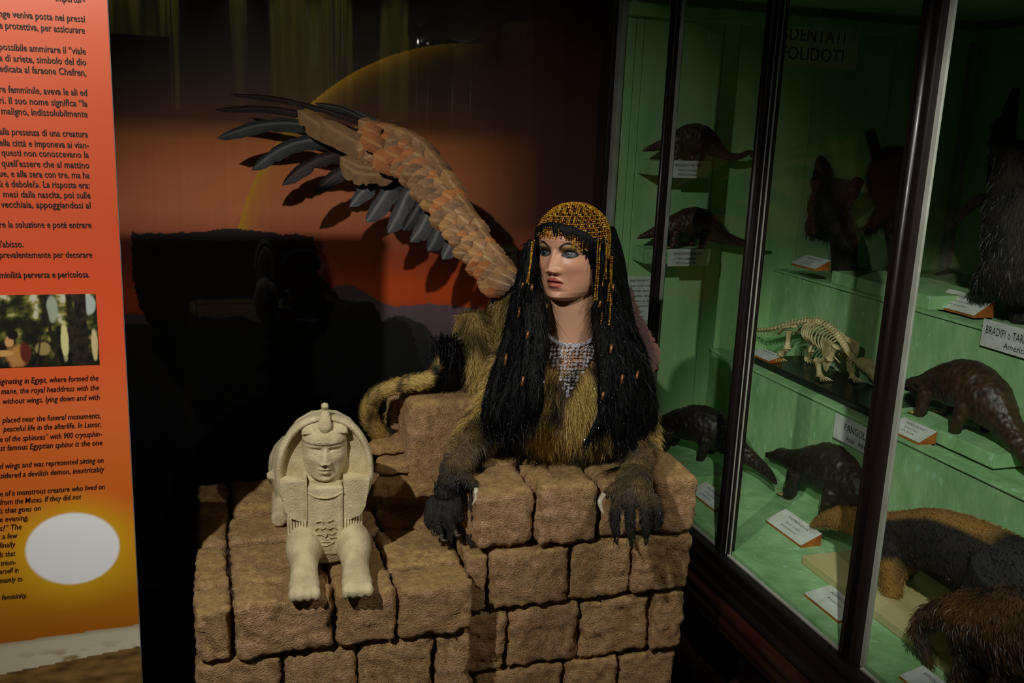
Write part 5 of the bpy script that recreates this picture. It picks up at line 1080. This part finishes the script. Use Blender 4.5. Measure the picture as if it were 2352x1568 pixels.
def plaque(name, label, O, U, wd, ht, m, lines, th=0.004):
    O, U = np.array(O, float), np.array(U, float); Wz = np.array([0, 0, 1.0]); n = np.cross(U, Wz); t = tag(empty(name, tuple(O)), label, 'label')
    V = [O, O+U*wd, O+U*wd+Wz*ht, O+Wz*ht]; V = [p+n*0.0008 for p in V]+[p+n*th for p in V]
    obj('board', V, [(0, 3, 2, 1), (4, 5, 6, 7), (0, 1, 5, 4), (1, 2, 6, 5), (2, 3, 7, 6), (3, 0, 4, 7)], m, t, False)
    for s, a, wf, zf_, h in lines: text_on('printed_line', s, O+U*wd*a+Wz*ht*zf_+n*th, U, Wz, wd*wf, t, M_text, ht*h, lift=0.0008)
p = onX(1915, 1003, 1.784); plaque('wall_plaque', 'grey plaque reading PANGOLINI on the lower step front', (1.784, p[1], p[2]), (0, -1, 0), 0.25, 0.075, M_paper, [('PANGOLINI', 0.2, 0.5, 0.5, 0.3), ('Asia   Africa', 0.25, 0.42, 0.14, 0.2)])
p = onX(2253, 792, 2.024); plaque('wall_plaque', 'grey plaque reading BRADIPI o TARDIGRADI on the upper step front', (2.024, p[1], p[2]), (0, -1, 0), 0.24, 0.075, M_paper, [('BRADIPI o TARDIGRADI', 0.06, 0.86, 0.5, 0.3), ('America', 0.34, 0.32, 0.14, 0.22)])
a, b = onY(1755, 140, 3.095), onY(1975, 80, 3.095)
plaque('wall_sign', 'ivory sign reading SDENTATI FOLIDOTI high on the end wall', (a[0], 3.098, a[2]-0.01), (1, 0, 0), b[0]-a[0], 0.155, M_paper2, [('SDENTATI', 0.17, 0.67, 0.56, 0.3), ('FOLIDOTI', 0.17, 0.67, 0.14, 0.3)])
p = onY(1518, 402, 2.983); plaque('bracket_card', 'white card on the front of the upper wall bracket', (1.505, 2.984, 1.432), (1, 0, 0), 0.15, 0.058, M_paper, [('PANGOLINO A TRE CUSPIDI', 0.12, 0.7, 0.66, 0.16), ('Manis tricuspis', 0.2, 0.5, 0.4, 0.12), ('Africa occidentale', 0.2, 0.5, 0.14, 0.12)])
plaque('bracket_card', 'white card on the front of the lower wall bracket', (1.525, 2.984, 1.128), (1, 0, 0), 0.155, 0.06, M_paper, [('PANGOLINO GIGANTE', 0.12, 0.7, 0.66, 0.16), ('Manis gigantea', 0.2, 0.5, 0.4, 0.12), ('Africa equatoriale', 0.2, 0.5, 0.14, 0.12)])
tx = ["L'ordine degli ADENTATI (dal", 'latino) comprende mammiferi', 'terrestri, senza denti o con', 'denti incompleti. Bradipi ed', 'armadilli vivono in America', 'mentre il formichiere gigante', 'raggiunge i due metri.', '', "L'ordine FOLIDOTI comprende", 'i pangolini, coperti di squame', 'cornee, privi di denti e con', 'lunga lingua, che vivono in', 'Asia e in Africa.']
plaque('text_sheet', 'grey typed text sheet on the end wall behind the wig', (1.375, 3.098, 0.80), (1, 0, 0), 0.20, 0.275, M_paper, [(s, 0.05, 0.9 if len(s) > 22 else 0.6, 0.93-0.068*i, 0.026) for i, s in enumerate(tx) if s], 0.002)
# ================================================================== a small spotlight clipped to the cabinet's top rail, mirrored in the mural
sf = tag(empty('spotlight', (1.281, 1.2, 2.0)), 'small black spotlight clipped to the cabinet top rail', 'lamp')
M_bulb = mat('lamp_bulb', (255, 250, 240), (255, 250, 240), 5, 0.4, emit=((255, 246, 230), 45))
obj('bulb', *ball((1.281, 1.2, 2.01+0.03), 0.011, 14, 10), M_bulb, sf)
obj('housing', *tube([(1.285, 1.19, 2.125), (1.283, 1.195, 2.075), (1.282, 1.198, 2.05)], [0.012, 0.026, 0.028], 16, 10), M_wood, sf)
# ================================================================== parenting
rehome()
